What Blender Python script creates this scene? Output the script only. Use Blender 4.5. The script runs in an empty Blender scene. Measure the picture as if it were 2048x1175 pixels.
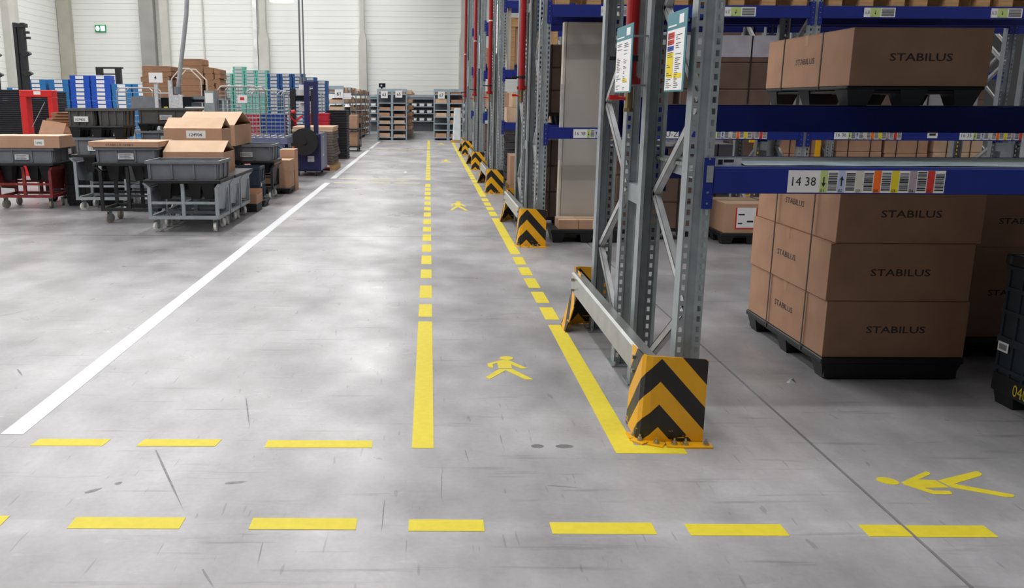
import bpy, math, random
from mathutils import Vector, Matrix
random.seed(7)
C = bpy.context.scene.collection
PI = math.pi

# ------------------------------------------------------------------ camera, light, exposure
cam_data = bpy.data.cameras.new('camera')
cam = bpy.data.objects.new('camera', cam_data); C.objects.link(cam)
cam.location = (0, 0, 1.55)
cam.rotation_euler = (1.3533223, -0.0048822, -0.0016836)
cam_data.sensor_width = 36.0
cam_data.lens = 30.586
cam_data.shift_x = 0.0791
cam_data.clip_end = 200
bpy.context.scene.camera = cam

scn = bpy.context.scene
scn.view_settings.view_transform = 'Standard'
scn.view_settings.look = 'None'
scn.view_settings.gamma = 1.0
scn.view_settings.exposure = -0.68
scn.view_settings.use_curve_mapping = False
world = bpy.data.worlds.new('world'); scn.world = world
world.use_nodes = True
world.node_tree.nodes['Background'].inputs[0].default_value = (0.9, 0.95, 1.0, 1)
world.node_tree.nodes['Background'].inputs[1].default_value = 0.2

def area(name, x, y, z, sx, sy, power, col=(1.0, 0.985, 0.97)):
    l = bpy.data.lights.new(name, 'AREA'); l.shape = 'RECTANGLE'; l.size = sx; l.size_y = sy
    l.energy = power; l.color = col
    o = bpy.data.objects.new(name, l); C.objects.link(o); o.location = (x, y, z)
    return o
# strip lights under the roof: rows along the open hall, one row over each aisle between the racks
for X in (-16.0, -11.5, -7.0, -2.6):
    area('hall_strip_light', X, 22.0, 9.4, 0.5, 48.0, 2150 if X < -3 else 2700)
area('aisle_strip_light', 12.0, 1.2, 9.4, 20.0, 0.4, 880)
for Y in (7.75, 13.35, 18.9, 24.5, 30.3):
    area('aisle_strip_light', 12.5, Y, 9.4, 21.0, 0.4, 330)

# ------------------------------------------------------------------ materials
def s2l(c):
    return tuple(((v/12.92) if v <= 0.04045 else ((v+0.055)/1.055)**2.4) for v in c)
def hexc(r, g, b):
    return s2l((r/255, g/255, b/255))
MATS = {}
def mat(name, rgb, rough=0.6, metal=0.0, var=0.12, scale=8.0, bump=0.0, bscale=60.0, spec=0.5, emit=0.0, stretch=None):
    if name in MATS: return MATS[name]
    m = bpy.data.materials.new(name); m.use_nodes = True
    nt = m.node_tree; N = nt.nodes; L = nt.links
    b = N['Principled BSDF']
    col = hexc(*rgb)
    b.inputs['Roughness'].default_value = rough
    b.inputs['Metallic'].default_value = metal
    b.inputs['Specular IOR Level'].default_value = spec
    tc = N.new('ShaderNodeTexCoord')
    src = tc.outputs['Object']
    if stretch:
        mp = N.new('ShaderNodeMapping'); mp.inputs['Scale'].default_value = stretch
        L.new(src, mp.inputs[0]); src = mp.outputs[0]
    nz = N.new('ShaderNodeTexNoise'); nz.inputs['Scale'].default_value = scale; nz.inputs['Detail'].default_value = 5
    L.new(src, nz.inputs['Vector'])
    mx = N.new('ShaderNodeMix'); mx.data_type = 'RGBA'
    mx.inputs[6].default_value = tuple(v*(1-var) for v in col) + (1,)
    mx.inputs[7].default_value = tuple(min(1, v*(1+var)) for v in col) + (1,)
    rr = N.new('ShaderNodeMapRange'); rr.inputs[1].default_value = 0.3; rr.inputs[2].default_value = 0.7
    L.new(nz.outputs['Fac'], rr.inputs[0]); L.new(rr.outputs[0], mx.inputs[0])
    L.new(mx.outputs[2], b.inputs['Base Color'])
    if bump > 0:
        n2 = N.new('ShaderNodeTexNoise'); n2.inputs['Scale'].default_value = bscale; n2.inputs['Detail'].default_value = 3
        L.new(src, n2.inputs['Vector'])
        bp = N.new('ShaderNodeBump'); bp.inputs['Strength'].default_value = bump; bp.inputs['Distance'].default_value = 0.01
        L.new(n2.outputs['Fac'], bp.inputs['Height']); L.new(bp.outputs[0], b.inputs['Normal'])
    if emit > 0:
        b.inputs['Emission Color'].default_value = col + (1,)
        b.inputs['Emission Strength'].default_value = emit
    MATS[name] = m
    return m

GALV = mat('galvanised steel', (152, 160, 163), 0.42, 0.25, 0.12, 14, 0.03, 200)
GALV_B = mat('bright zinc', (176, 178, 176), 0.3, 0.7, 0.12, 9, 0.02, 120)
BLUE = mat('blue beam paint', (8, 34, 126), 0.55, 0.0, 0.1, 5)
YEL = mat('yellow tape', (226, 208, 52), 0.6, 0.0, 0.05, 25)
WHT = mat('white tape', (226, 229, 233), 0.6, 0.0, 0.03, 20)
FADED = mat('faded yellow paint', (226, 220, 160), 0.7, 0.0, 0.15, 30)
GUARDY = mat('guard yellow paint', (238, 176, 18), 0.45, 0.0, 0.14, 6, 0.02, 40)
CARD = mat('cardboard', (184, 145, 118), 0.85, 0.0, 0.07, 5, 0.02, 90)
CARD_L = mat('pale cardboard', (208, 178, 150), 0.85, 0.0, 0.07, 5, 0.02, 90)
CARD_D = mat('brown cardboard', (174, 134, 108), 0.85, 0.0, 0.1, 5, 0.02, 90)
BUND = mat('bundle cardboard', (150, 112, 84), 0.85, 0.0, 0.12, 5, 0.02, 90)
GBOARD = mat('grey brown board', (104, 94, 86), 0.85, 0.0, 0.12, 5, 0.02, 90)
INK2 = mat('box print', (64, 54, 56), 0.8, 0.0, 0.1, 40)
TAPE = mat('packing tape', (176, 132, 92), 0.35, 0.0, 0.05, 5)
INK = mat('print ink', (28, 30, 38), 0.7, 0.0, 0.05, 10)
INKF = mat('faded print ink', (92, 62, 46), 0.8, 0.0, 0.1, 30)
BLACKP = mat('black plastic', (26, 27, 29), 0.5, 0.0, 0.2, 10)
STRAP = mat('strap', (40, 34, 30), 0.4, 0.0, 0.1, 10)
GREYP = mat('grey tote plastic', (114, 118, 124), 0.5, 0.0, 0.12, 7, 0.02, 60)
DGREYP = mat('dark grey tote plastic', (86, 86, 84), 0.5, 0.0, 0.15, 7)
NAVYP = mat('navy crate plastic', (38, 52, 72), 0.5, 0.0, 0.12, 7)
BINB = mat('blue bin plastic', (42, 120, 182), 0.45, 0.0, 0.08, 4)
BIND = mat('deep blue bin plastic', (30, 84, 190), 0.45, 0.0, 0.08, 4)
BINN = mat('navy blue bin plastic', (28, 84, 146), 0.45, 0.0, 0.08, 4)
BINT = mat('teal bin plastic', (112, 192, 176), 0.45, 0.0, 0.08, 4)
PAPER = mat('white paper', (232, 232, 232), 0.7, 0.0, 0.03, 10)
PAPERG = mat('soiled paper', (192, 194, 196), 0.7, 0.0, 0.2, 30)
RED = mat('red paint', (206, 36, 36), 0.4, 0.0, 0.08, 6)
BRACE = mat('brace zinc', (188, 190, 192), 0.35, 0.35, 0.12, 14)
PIPE = mat('red pipe paint', (160, 26, 30), 0.35, 0.0, 0.08, 6)
DRED = mat('worn red paint', (128, 44, 44), 0.5, 0.0, 0.3, 14)
ORANGE = mat('orange paint', (240, 110, 30), 0.5, 0.0, 0.06, 6)
TROL = mat('grey trolley paint', (158, 166, 170), 0.5, 0.15, 0.14, 10)
TROLB = mat('black trolley paint', (44, 44, 46), 0.5, 0.1, 0.2, 10)
WHEEL = mat('white nylon wheel', (232, 230, 224), 0.5, 0.0, 0.1, 20)
WHEELB = mat('worn grey wheel', (150, 140, 128), 0.6, 0.0, 0.2, 20)
RUBBER = mat('dark rubber', (30, 30, 30), 0.7, 0.0, 0.1, 20)
NAVY = mat('navy machine paint', (30, 34, 82), 0.45, 0.0, 0.06, 6)
STEELB = mat('blued machine steel', (118, 126, 158), 0.4, 0.3, 0.1, 6)
CONC = mat('precast concrete', (198, 197, 190), 0.85, 0.0, 0.08, 1.5, 0.03, 30)
CONCD = mat('beige concrete', (182, 178, 164), 0.85, 0.0, 0.08, 1.5, 0.03, 30)
PANEL = mat('white wall panel', (238, 240, 236), 0.5, 0.0, 0.02, 0.6)
JOINT = mat('panel joint', (196, 198, 194), 0.8, 0.0, 0.05, 3)
CEIL = mat('ceiling', (214, 214, 212), 0.8, 0.0, 0.03, 1)
DARKW = mat('far hall wall', (96, 96, 98), 0.9, 0.0, 0.05, 1)
WOOD = mat('pallet wood', (190, 150, 104), 0.8, 0.0, 0.2, 6, 0.04, 40, stretch=(1, 8, 8))
WRAPD = mat('wrapped brown goods', (104, 84, 74), 0.35, 0.0, 0.2, 3)
WRAPG = mat('wrapped grey goods', (150, 148, 152), 0.3, 0.0, 0.15, 3)
FOAM = mat('grey foam board', (190, 185, 177), 0.7, 0.0, 0.06, 2)
FOAML = mat('pale foam edge', (216, 208, 196), 0.6, 0.0, 0.06, 2)
TEAL = mat('teal print', (66, 128, 140), 0.5, 0.0, 0.04, 10)
PRED = mat('red print', (206, 50, 44), 0.6, 0.0, 0.04, 10)
PBLUE = mat('blue print', (40, 70, 160), 0.6, 0.0, 0.04, 10)
PYEL = mat('yellow print', (232, 208, 30), 0.6, 0.0, 0.04, 10)
PGRN = mat('lime print', (190, 210, 128), 0.6, 0.0, 0.04, 10)
PLIL = mat('pale blue print', (182, 192, 222), 0.6, 0.0, 0.04, 10)
PBEI = mat('beige print', (206, 202, 190), 0.6, 0.0, 0.04, 10)
PMAU = mat('mauve print', (168, 152, 162), 0.6, 0.0, 0.04, 10)
PORA = mat('orange print', (244, 110, 24), 0.6, 0.0, 0.04, 10)
BRASS = mat('brass', (150, 132, 92), 0.35, 0.9, 0.1, 20)
SHEET = mat('plastic film', (176, 196, 204), 0.25, 0.0, 0.2, 6)
GREEN = mat('green sign', (0, 150, 90), 0.5, 0.0, 0.04, 10)
LIT = mat('lit sign face', (235, 255, 250), 0.5, 0.0, 0.0, 10, emit=1.2)
LAMPG = mat('lamp glass', (255, 255, 250), 0.5, 0.0, 0.0, 10, emit=2.5)
STUD = mat('zinc stud', (170, 168, 160), 0.3, 0.8, 0.1, 30)
SCREEN = mat('dark screen', (20, 24, 30), 0.2, 0.0, 0.05, 10)

def chevron_mat():
    m = bpy.data.materials.new('black chevrons on yellow'); m.use_nodes = True
    nt = m.node_tree; N = nt.nodes; L = nt.links; b = N['Principled BSDF']
    uv = N.new('ShaderNodeUVMap'); uv.uv_map = 'UVMap'
    sp = N.new('ShaderNodeSeparateXYZ'); L.new(uv.outputs[0], sp.inputs[0])
    def mth(op, a, bb=None):
        n = N.new('ShaderNodeMath'); n.operation = op
        for i, v in enumerate((a, bb)):
            if v is None: continue
            if isinstance(v, (int, float)): n.inputs[i].default_value = v
            else: L.new(v, n.inputs[i])
        return n.outputs[0]
    tc = N.new('ShaderNodeTexCoord')
    nz = N.new('ShaderNodeTexNoise'); nz.inputs['Scale'].default_value = 18; nz.inputs['Detail'].default_value = 6
    L.new(tc.outputs['Object'], nz.inputs['Vector'])
    d = mth('ABSOLUTE', mth('SUBTRACT', sp.outputs[0], 0.07))
    w = mth('ADD', sp.outputs[1], mth('MULTIPLY', d, 1.1))
    w = mth('DIVIDE', mth('SUBTRACT', w, 0.078), 0.22)
    fr = mth('FRACT', mth('ADD', w, 4.0))
    k = mth('LESS_THAN', fr, 0.5)
    # worn paint: black flakes off towards the foot
    mp = N.new('ShaderNodeMapping'); mp.inputs['Scale'].default_value = (8, 8, 45)
    L.new(tc.outputs['Object'], mp.inputs[0])
    n3 = N.new('ShaderNodeTexNoise'); n3.inputs['Scale'].default_value = 1.3; n3.inputs['Detail'].default_value = 4
    L.new(mp.outputs[0], n3.inputs['Vector'])
    low = N.new('ShaderNodeMapRange'); low.inputs[1].default_value = 0.16; low.inputs[2].default_value = 0.0
    low.inputs[3].default_value = 0.74; low.inputs[4].default_value = 0.57
    L.new(sp.outputs[1], low.inputs[0])
    worn = mth('GREATER_THAN', n3.outputs['Fac'], low.outputs[0])
    k = mth('MULTIPLY', k, mth('SUBTRACT', 1.0, worn))
    mx = N.new('ShaderNodeMix'); mx.data_type = 'RGBA'
    mx.inputs[6].default_value = hexc(236, 172, 16) + (1,)
    mx.inputs[7].default_value = hexc(28, 27, 25) + (1,)
    L.new(k, mx.inputs[0])
    m2 = N.new('ShaderNodeMix'); m2.data_type = 'RGBA'; m2.blend_type = 'MULTIPLY'; m2.inputs[0].default_value = 0.15
    cr = N.new('ShaderNodeMapRange'); cr.inputs[1].default_value = 0.3; cr.inputs[2].default_value = 0.6; cr.inputs[3].default_value = 0.45
    L.new(nz.outputs['Fac'], cr.inputs[0])
    L.new(mx.outputs[2], m2.inputs[6]); L.new(cr.outputs[0], m2.inputs[7])
    L.new(m2.outputs[2], b.inputs['Base Color'])
    b.inputs['Roughness'].default_value = 0.4
    return m
CHEV = chevron_mat()

def floor_mat():
    m = bpy.data.materials.new('worn concrete floor'); m.use_nodes = True
    nt = m.node_tree; N = nt.nodes; L = nt.links; b = N['Principled BSDF']
    geo = N.new('ShaderNodeNewGeometry')
    def noise(sc, det, stretch=(1, 1, 1), rot=0, rough=0.55):
        mp = N.new('ShaderNodeMapping'); mp.inputs['Scale'].default_value = stretch
        mp.inputs['Rotation'].default_value = (0, 0, rot)
        L.new(geo.outputs['Position'], mp.inputs[0])
        n = N.new('ShaderNodeTexNoise'); n.inputs['Scale'].default_value = sc
        n.inputs['Detail'].default_value = det; n.inputs['Roughness'].default_value = rough
        L.new(mp.outputs[0], n.inputs['Vector'])
        return n.outputs['Fac']
    def rng(v, a, bb, c, d):
        r = N.new('ShaderNodeMapRange'); r.inputs[1].default_value = a; r.inputs[2].default_value = bb
        r.inputs[3].default_value = c; r.inputs[4].default_value = d
        L.new(v, r.inputs[0]); return r.outputs[0]
    def mul(a, bb):
        n = N.new('ShaderNodeMath'); n.operation = 'MULTIPLY'; L.new(a, n.inputs[0]); L.new(bb, n.inputs[1]); return n.outputs[0]
    big = rng(noise(0.9, 3, (1, 0.75, 1)), 0.34, 0.64, 0.66, 1.12)           # broad cloudy patches
    mid = rng(noise(2.9, 8, (1, 0.6, 1), 0.3, 0.62), 0.32, 0.68, 0.78, 1.1)
    fine = rng(noise(40, 4), 0.3, 0.7, 0.95, 1.05)
    streak = rng(noise(6, 5, (0.25, 3.2, 1), 0.06), 0.6, 0.72, 1.0, 0.72)   # tyre smears across
    scr1 = rng(noise(9, 2, (5.0, 0.35, 1), 0.1), 0.69, 0.73, 1.0, 0.74)      # scratches along the aisle
    scr2 = rng(noise(7, 2, (3.0, 0.6, 1), 1.2), 0.7, 0.73, 1.0, 0.75)
    light = rng(noise(5, 6, (0.5, 1.5, 1), -0.15, 0.7), 0.62, 0.74, 1.0, 1.3)   # pale scuffs
    # the parking ground of the trolleys and the truck aisles between the racks are coloured darker than the lane
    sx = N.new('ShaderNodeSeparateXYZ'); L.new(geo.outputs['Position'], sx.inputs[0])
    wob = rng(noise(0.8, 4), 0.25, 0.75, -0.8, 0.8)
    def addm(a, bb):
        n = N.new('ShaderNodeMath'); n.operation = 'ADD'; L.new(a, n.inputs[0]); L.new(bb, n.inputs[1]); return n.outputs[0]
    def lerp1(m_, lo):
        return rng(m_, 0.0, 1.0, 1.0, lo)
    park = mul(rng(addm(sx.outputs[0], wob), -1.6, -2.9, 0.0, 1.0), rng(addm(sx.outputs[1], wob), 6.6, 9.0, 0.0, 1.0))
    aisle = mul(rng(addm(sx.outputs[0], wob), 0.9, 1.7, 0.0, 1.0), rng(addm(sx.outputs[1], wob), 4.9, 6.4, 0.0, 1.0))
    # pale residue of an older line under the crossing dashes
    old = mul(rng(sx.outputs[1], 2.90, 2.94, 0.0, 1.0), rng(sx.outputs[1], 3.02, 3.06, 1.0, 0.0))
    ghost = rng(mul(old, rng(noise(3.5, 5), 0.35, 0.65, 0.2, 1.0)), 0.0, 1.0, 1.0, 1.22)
    zone_tone = mul(mul(lerp1(park, 0.66), lerp1(aisle, 0.74)), ghost)
    f = mul(mul(mul(mul(big, mid), mul(fine, streak)), mul(mul(scr1, scr2), light)), zone_tone)
    mx = N.new('ShaderNodeMix'); mx.data_type = 'RGBA'
    mx.inputs[6].default_value = (0, 0, 0, 1); mx.inputs[7].default_value = hexc(180, 179, 182) + (1,)
    L.new(f, mx.inputs[0]); mx.clamp_factor = False
    L.new(mx.outputs[2], b.inputs['Base Color'])
    L.new(rng(noise(1.6, 5), 0.3, 0.7, 0.26, 0.44), b.inputs['Roughness'])
    b.inputs['Specular IOR Level'].default_value = 0.45
    bp = N.new('ShaderNodeBump'); bp.inputs['Strength'].default_value = 0.06; bp.inputs['Distance'].default_value = 0.005
    L.new(noise(25, 5), bp.inputs['Height']); L.new(bp.outputs[0], b.inputs['Normal'])
    return m
FLOOR = floor_mat()

# ------------------------------------------------------------------ mesh helpers
class MB:
    """collects shapes (each with its material) and links them as ONE mesh object"""
    def __init__(self):
        self.v = []; self.f = []; self.mi = []; self.mats = []; self.uv = None
    def _m(self, m):
        if m not in self.mats: self.mats.append(m)
        return self.mats.index(m)
    def add(self, verts, faces, m):
        n = len(self.v); i = self._m(m)
        self.v += [tuple(p) for p in verts]
        for f in faces:
            self.f.append(tuple(n+k for k in f)); self.mi.append(i)
        return self
    def box(self, x0, x1, y0, y1, z0, z1, m, M=None, skip=()):
        P = [(x0,y0,z0),(x1,y0,z0),(x1,y1,z0),(x0,y1,z0),(x0,y0,z1),(x1,y0,z1),(x1,y1,z1),(x0,y1,z1)]
        if M is not None: P = [tuple(M @ Vector(p)) for p in P]
        F = {'b':(0,3,2,1),'t':(4,5,6,7),'f':(0,1,5,4),'r':(1,2,6,5),'k':(2,3,7,6),'l':(3,0,4,7)}
        return self.add(P, [F[k] for k in F if k not in skip], m)
    def frustum(self, a, za, b, zb, m, caps='bt'):
        P = [(a[0],a[2],za),(a[1],a[2],za),(a[1],a[3],za),(a[0],a[3],za),(b[0],b[2],zb),(b[1],b[2],zb),(b[1],b[3],zb),(b[0],b[3],zb)]
        F = [(0,1,5,4),(1,2,6,5),(2,3,7,6),(3,0,4,7)]
        if 'b' in caps: F.append((0,3,2,1))
        if 't' in caps: F.append((4,5,6,7))
        return self.add(P, F, m)
    def bar(self, p, q, w, h, m, up=(0,0,1)):
        p = Vector(p); q = Vector(q); d = (q-p).normalized(); u = Vector(up)
        s = d.cross(u)
        if s.length < 1e-4: s = d.cross(Vector((1,0,0)))
        s.normalize(); u = s.cross(d)
        P = []
        for c in (p, q):
            for a, bb in ((-1,-1),(1,-1),(1,1),(-1,1)):
                P.append(c + s*(a*w/2) + u*(bb*h/2))
        return self.add(P, [(0,1,5,4),(1,2,6,5),(2,3,7,6),(3,0,4,7),(0,3,2,1),(4,5,6,7)], m)
    def channel(self, p, q, w, h, m, up=(1,0,0), t=0.004):
        """open C section: web towards -up"""
        p = Vector(p); q = Vector(q); d = (q-p).normalized(); u = Vector(up); s = d.cross(u).normalized(); u = s.cross(d)
        self.bar(p - u*(h/2-t/2), q - u*(h/2-t/2), w, t, m, up)
        for k in (-1, 1):
            self.bar(p + s*(k*(w/2-t/2)), q + s*(k*(w/2-t/2)), t, h, m, up)
        return self
    def cyl(self, p, q, r, m, n=12, r2=None, caps=True):
        p = Vector(p); q = Vector(q); d = (q-p).normalized()
        a = Vector((0,0,1)) if abs(d.z) < 0.9 else Vector((1,0,0))
        s = d.cross(a).normalized(); u = s.cross(d)
        r2 = r if r2 is None else r2
        P = []
        for c, rr in ((p, r), (q, r2)):
            for i in range(n):
                t = 2*PI*i/n
                P.append(c + s*(rr*math.cos(t)) + u*(rr*math.sin(t)))
        F = [(i, (i+1) % n, n+(i+1) % n, n+i) for i in range(n)]
        if caps: F += [tuple(range(n-1,-1,-1)), tuple(range(n, 2*n))]
        return self.add(P, F, m)
    def tube(self, pts, r, m, n=8):
        for a, b in zip(pts[:-1], pts[1:]): self.cyl(a, b, r, m, n)
        return self
    def prism(self, poly, h0, h1, m, axis='z'):
        """extrude a 2-D outline: axis z -> (x,y), axis y -> (x,z), axis x -> (y,z)"""
        def P3(a, b, h):
            return (a, b, h) if axis == 'z' else ((a, h, b) if axis == 'y' else (h, a, b))
        n = len(poly)
        P = [P3(a, b, h0) for a, b in poly] + [P3(a, b, h1) for a, b in poly]
        F = [(i, (i+1) % n, n+(i+1) % n, n+i) for i in range(n)] + [tuple(range(n-1,-1,-1)), tuple(range(n, 2*n))]
        return self.add(P, F, m)
    def text(self, s, size, o, xd, yd, m, xs=1.0, align='LEFT', off=0.0, bold=0.0):
        key = (s, align, bold)
        if key not in TXT:
            cu = bpy.data.curves.new('t', 'FONT'); cu.body = s; cu.size = 1.0; cu.resolution_u = 2
            cu.align_x = align; cu.offset = bold
            ob = bpy.data.objects.new('t', cu)
            me = bpy.data.meshes.new_from_object(ob)
            TXT[key] = ([tuple(v.co) for v in me.vertices], [tuple(p.vertices) for p in me.polygons])
            bpy.data.objects.remove(ob); bpy.data.curves.remove(cu); bpy.data.meshes.remove(me)
        V, F = TXT[key]
        o = Vector(o); xd = Vector(xd); yd = Vector(yd); n = xd.cross(yd)
        return self.add([o + xd*(v[0]*size*xs) + yd*(v[1]*size) + n*off for v in V], F, m)
    def mesh(self, name):
        me = bpy.data.meshes.new(name)
        me.from_pydata(self.v, [], self.f); 
        for m in self.mats: me.materials.append(m)
        me.polygons.foreach_set('material_index', self.mi)
        if self.uv:
            lay = me.uv_layers.new(name='UVMap')
            for li, l in enumerate(me.loops): lay.data[li].uv = self.uv[l.vertex_index]
        me.update()
        return me
    def build(self, name, parent=None, loc=(0,0,0), bevel=0.0, smooth=False):
        me = self.mesh(name)
        if smooth:
            me.polygons.foreach_set('use_smooth', [True]*len(me.polygons))
        o = bpy.data.objects.new(name, me); C.objects.link(o); o.location = loc
        if parent is not None: o.parent = parent
        if bevel:
            b = o.modifiers.new('bevel', 'BEVEL'); b.width = bevel; b.segments = 1; b.limit_method = 'ANGLE'
        return o
TXT = {}

def thing(name, label, cat, loc=(0,0,0), rz=0.0, group=None):
    o = bpy.data.objects.new(name, None); C.objects.link(o)
    o.empty_display_size = 0.1
    o.location = loc; o.rotation_euler = (0, 0, rz)
    o['label'] = label; o['category'] = cat
    if group: o['group'] = group
    return o
def tag(o, label, cat, group=None):
    o['label'] = label; o['category'] = cat
    if group: o['group'] = group
    return o
def struct(o):
    o['kind'] = 'structure'; return o
KIDS = {}
def kids(o):
    return [c for c in o.children]
def dup(root, loc, rz=None, label=None, group=None):
    r = root.copy(); C.objects.link(r); r.location = loc
    if rz is not None: r.rotation_euler = (0, 0, rz)
    if label: r['label'] = label
    if group: r['group'] = group
    for ch in kids(root):
        c = ch.copy(); C.objects.link(c); c.parent = r
        for g in kids(ch):
            d = g.copy(); C.objects.link(d); d.parent = c
    return r
def copy_obj(o, loc=None, parent=None, **k):
    c = o.copy(); C.objects.link(c)
    if loc is not None: c.location = loc
    if parent is not None: c.parent = parent
    for a, b in k.items(): c[a] = b
    return c
ORD = ['topmost', 'second from top', 'third from top', 'fourth from top', 'fifth from top', 'sixth from top', 'seventh from top',
       'eighth from top', 'ninth from top', 'tenth from top', 'eleventh from top', 'twelfth from top', 'thirteenth from top',
       'fourteenth from top', 'fifteenth from top', 'sixteenth from top', 'seventeenth from top', 'eighteenth from top', 'nineteenth from top', 'twentieth from top', 'twenty-first from top', 'twenty-second from top', 'twenty-third from top']
XP, YP, ZP = Vector((1,0,0)), Vector((0,1,0)), Vector((0,0,1))

# ------------------------------------------------------------------ the setting
WL, WR, WF, WB, CH = -19.5, 24.0, 48.0, -16.0, 10.0
JX, JY = 1.79, 10.13
fl = struct(MB().box(WL, WR, WB, WF+0.3, -0.14, -0.05, mat('joint bed', (34, 28, 24), 0.9)).build('floor'))
g = 0.0075
for xa, xb in ((WL, JX), (JX, WR)):
    for ya, yb in ((WB, JY), (JY, 26.0), (26.0, WF+0.3)):
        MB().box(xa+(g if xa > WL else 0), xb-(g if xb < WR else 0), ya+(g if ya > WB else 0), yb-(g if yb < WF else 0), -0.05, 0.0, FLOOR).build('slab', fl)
struct(MB().box(WL-0.3, WR+0.3, WB-0.3, WF+0.6, CH, CH+0.2, CEIL).build('ceiling'))
struct(MB().box(WR, WR+0.3, WB, WF+0.3, 0, CH, DARKW).build('wall_right'))
struct(MB().box(WL-0.3, WR+0.3, WB-0.3, WB, 0, CH, DARKW).build('wall_back'))
# far wall: horizontal cladding panels between the columns
wf = struct(MB().box(WL-0.3, WR+0.3, WF+0.03, WF+0.3, 0, CH, JOINT).build('wall_far'))
cols = [-19.3, -14.55, -9.1, -3.65, 1.75, 7.2, 12.7, 18.2, WR]
PH = 0.295
for a, b in zip(cols[:-1], cols[1:]):
    first = None
    nrow = 24 if b < 3 else 3
    for k in range(nrow):
        if first is None:
            first = MB().box(a, b, 0.0, 0.029, 0.004, PH-0.004, PANEL).build('panel', wf, (0, WF, k*PH))
        else: copy_obj(first, (0, WF, k*PH), wf)
    MB().box(a, b, WF, WF+0.029, nrow*PH, CH, PANEL).build('upper_panel', wf)
wl = struct(MB().box(WL-0.3, WL-0.03, WB, WF+0.3, 0, CH, JOINT).build('wall_left'))
for a, b in ((36.5, 42.0), (42.0, 48.0)):
    first = None
    for k in range(24):
        if first is None: first = MB().box(-0.03, 0, a+0.01, b-0.01, 0.004, PH-0.004, PANEL).build('panel', wl, (WL, 0, k*PH))
        else: copy_obj(first, (WL, 0, k*PH), wl)
MB().box(WL-0.03, WL, 36.5, WF, 24*PH, CH, PANEL).build('upper_panel', wl)
MB().box(WL-0.03, WL, WB, 36.5, 0, CH, PANEL).build('near_panel', wl)
# columns
n = 0
def column(x0, x1, step, m=CONC, d=0.35, y=WF):
    global n; n += 1
    if step:
        poly = [(x0, 0), (x1+0.12, 0), (x1+0.12, 4.7), (x1, 5.2), (x1, CH), (x0+0.08, CH), (x0+0.08, 5.2), (x0, 4.7)]
    else: poly = [(x0, 0), (x1, 0), (x1, CH), (x0, CH)]
    return struct(MB().prism(poly, y-d, y-0.001, m, 'y').build('trim_%d' % n, bevel=0.02))
column(-19.48, -18.85, False, CONCD, 0.5)
column(-15.2, -14.45, False, mat('grey concrete', (158, 157, 152), 0.85, 0, 0.08, 1.5), 0.5); column(-14.2, -13.75, False, CONC, 0.3)
column(-9.05, -8.62, True); column(-3.75, -3.45, True); column(1.55, 1.95, True)
n += 1; struct(MB().box(WL, WL+0.35, 41.4, 42.4, 0, CH, CONC).build('trim_%d' % n))
n += 1; struct(MB().box(-9.32, -9.12, WF-0.2, WF-0.001, 0, CH, mat('foil sleeve', (226, 228, 226), 0.3, 0.3, 0.15, 2)).build('trim_%d' % n))
n += 1; struct(MB().box(-12.0, -11.93, WF-0.1, WF-0.001, 0, CH, CONC).build('trim_%d' % n))

# exit sign
es = thing('exit_sign', 'small green lit exit sign high on the white far wall', 'sign', (-17.4, WF-0.12, 5.05))
MB().box(-0.28, 0.28, 0.03, 0.1, 0, 0.36, GREEN).build('housing', es)
MB().prism([(-0.24+0.2*1*(0.5+0.5*math.cos(t*PI/8)), 0.18+0.13*math.sin(t*PI/8)) for t in range(16)], 0.0, 0.03, LIT, 'y').build('lit_disc', es)
MB().box(0.02, 0.24, 0, 0.03, 0.05, 0.31, LIT).build('lit_panel', es)
hb = thing('high_bay_lamp', 'round white high bay lamp at the top edge before the far wall', 'lamp', (-7.3, 45.0, 6.32))
MB().cyl((0,0,0), (0,0,0.03), 0.6, LAMPG, 20).build('diffuser', hb)
MB().cyl((0,0,0.03), (0,0,0.35), 0.62, PAPER, 20, 0.25).build('shade', hb)
MB().cyl((0,0,0.35), (0,0,3.6), 0.03, GALV, 6).build('rod', hb)

# ------------------------------------------------------------------ floor markings (adhesive tape 1.5 mm thick)
TH = 0.0015
def tape_line(label, polys, m=YEL, part='dash', name='floor_line', cat='floor marking'):
    t = thing(name, label, cat, (polys[0][0][0], polys[0][0][1], 0))
    ox, oy = polys[0][0]
    for p in polys:
        MB().prism([(x-ox, y-oy) for x, y in p], 0.0, TH, m).build(part, t)
    return t
def rect(x0, x1, y0, y1): return [(x0, y0), (x1, y0), (x1, y1), (x0, y1)]
CENTRE = [(3.74, 6.09), (6.23, 6.64), (6.86, 7.35), (7.67, 8.08), (8.36, 8.84), (9.08, 9.55), (9.8, 10.31), (10.53, 10.95), (11.19, 11.69), (11.95, 12.41), (12.64, 13.08), (13.35, 13.81), (14.06, 14.55), (14.78, 15.29), (15.52, 15.98), (16.19, 16.83), (17.65, 18.27), (18.43, 18.91), (19.04, 19.67), (19.85, 20.46), (20.66, 21.27), (21.49, 22.1), (22.26, 22.81), (22.98, 23.48), (23.66, 24.25), (24.41, 24.98), (25.18, 25.82), (26.03, 26.61), (26.84, 27.35), (27.7, 28.6), (29.4, 30.73), (31.0, 32.1), (32.35, 35.9)]
def split_at(lst):
    out = []
    for a, b in lst:
        if a < JY < b: out += [(a, JY-0.006), (JY+0.006, b)]
        else: out.append((a, b))
    return out
tape_line('yellow dashed line along the middle, left edge of the walkway', [rect(-0.074, 0.026, a, b) for a, b in split_at(CENTRE)])
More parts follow.
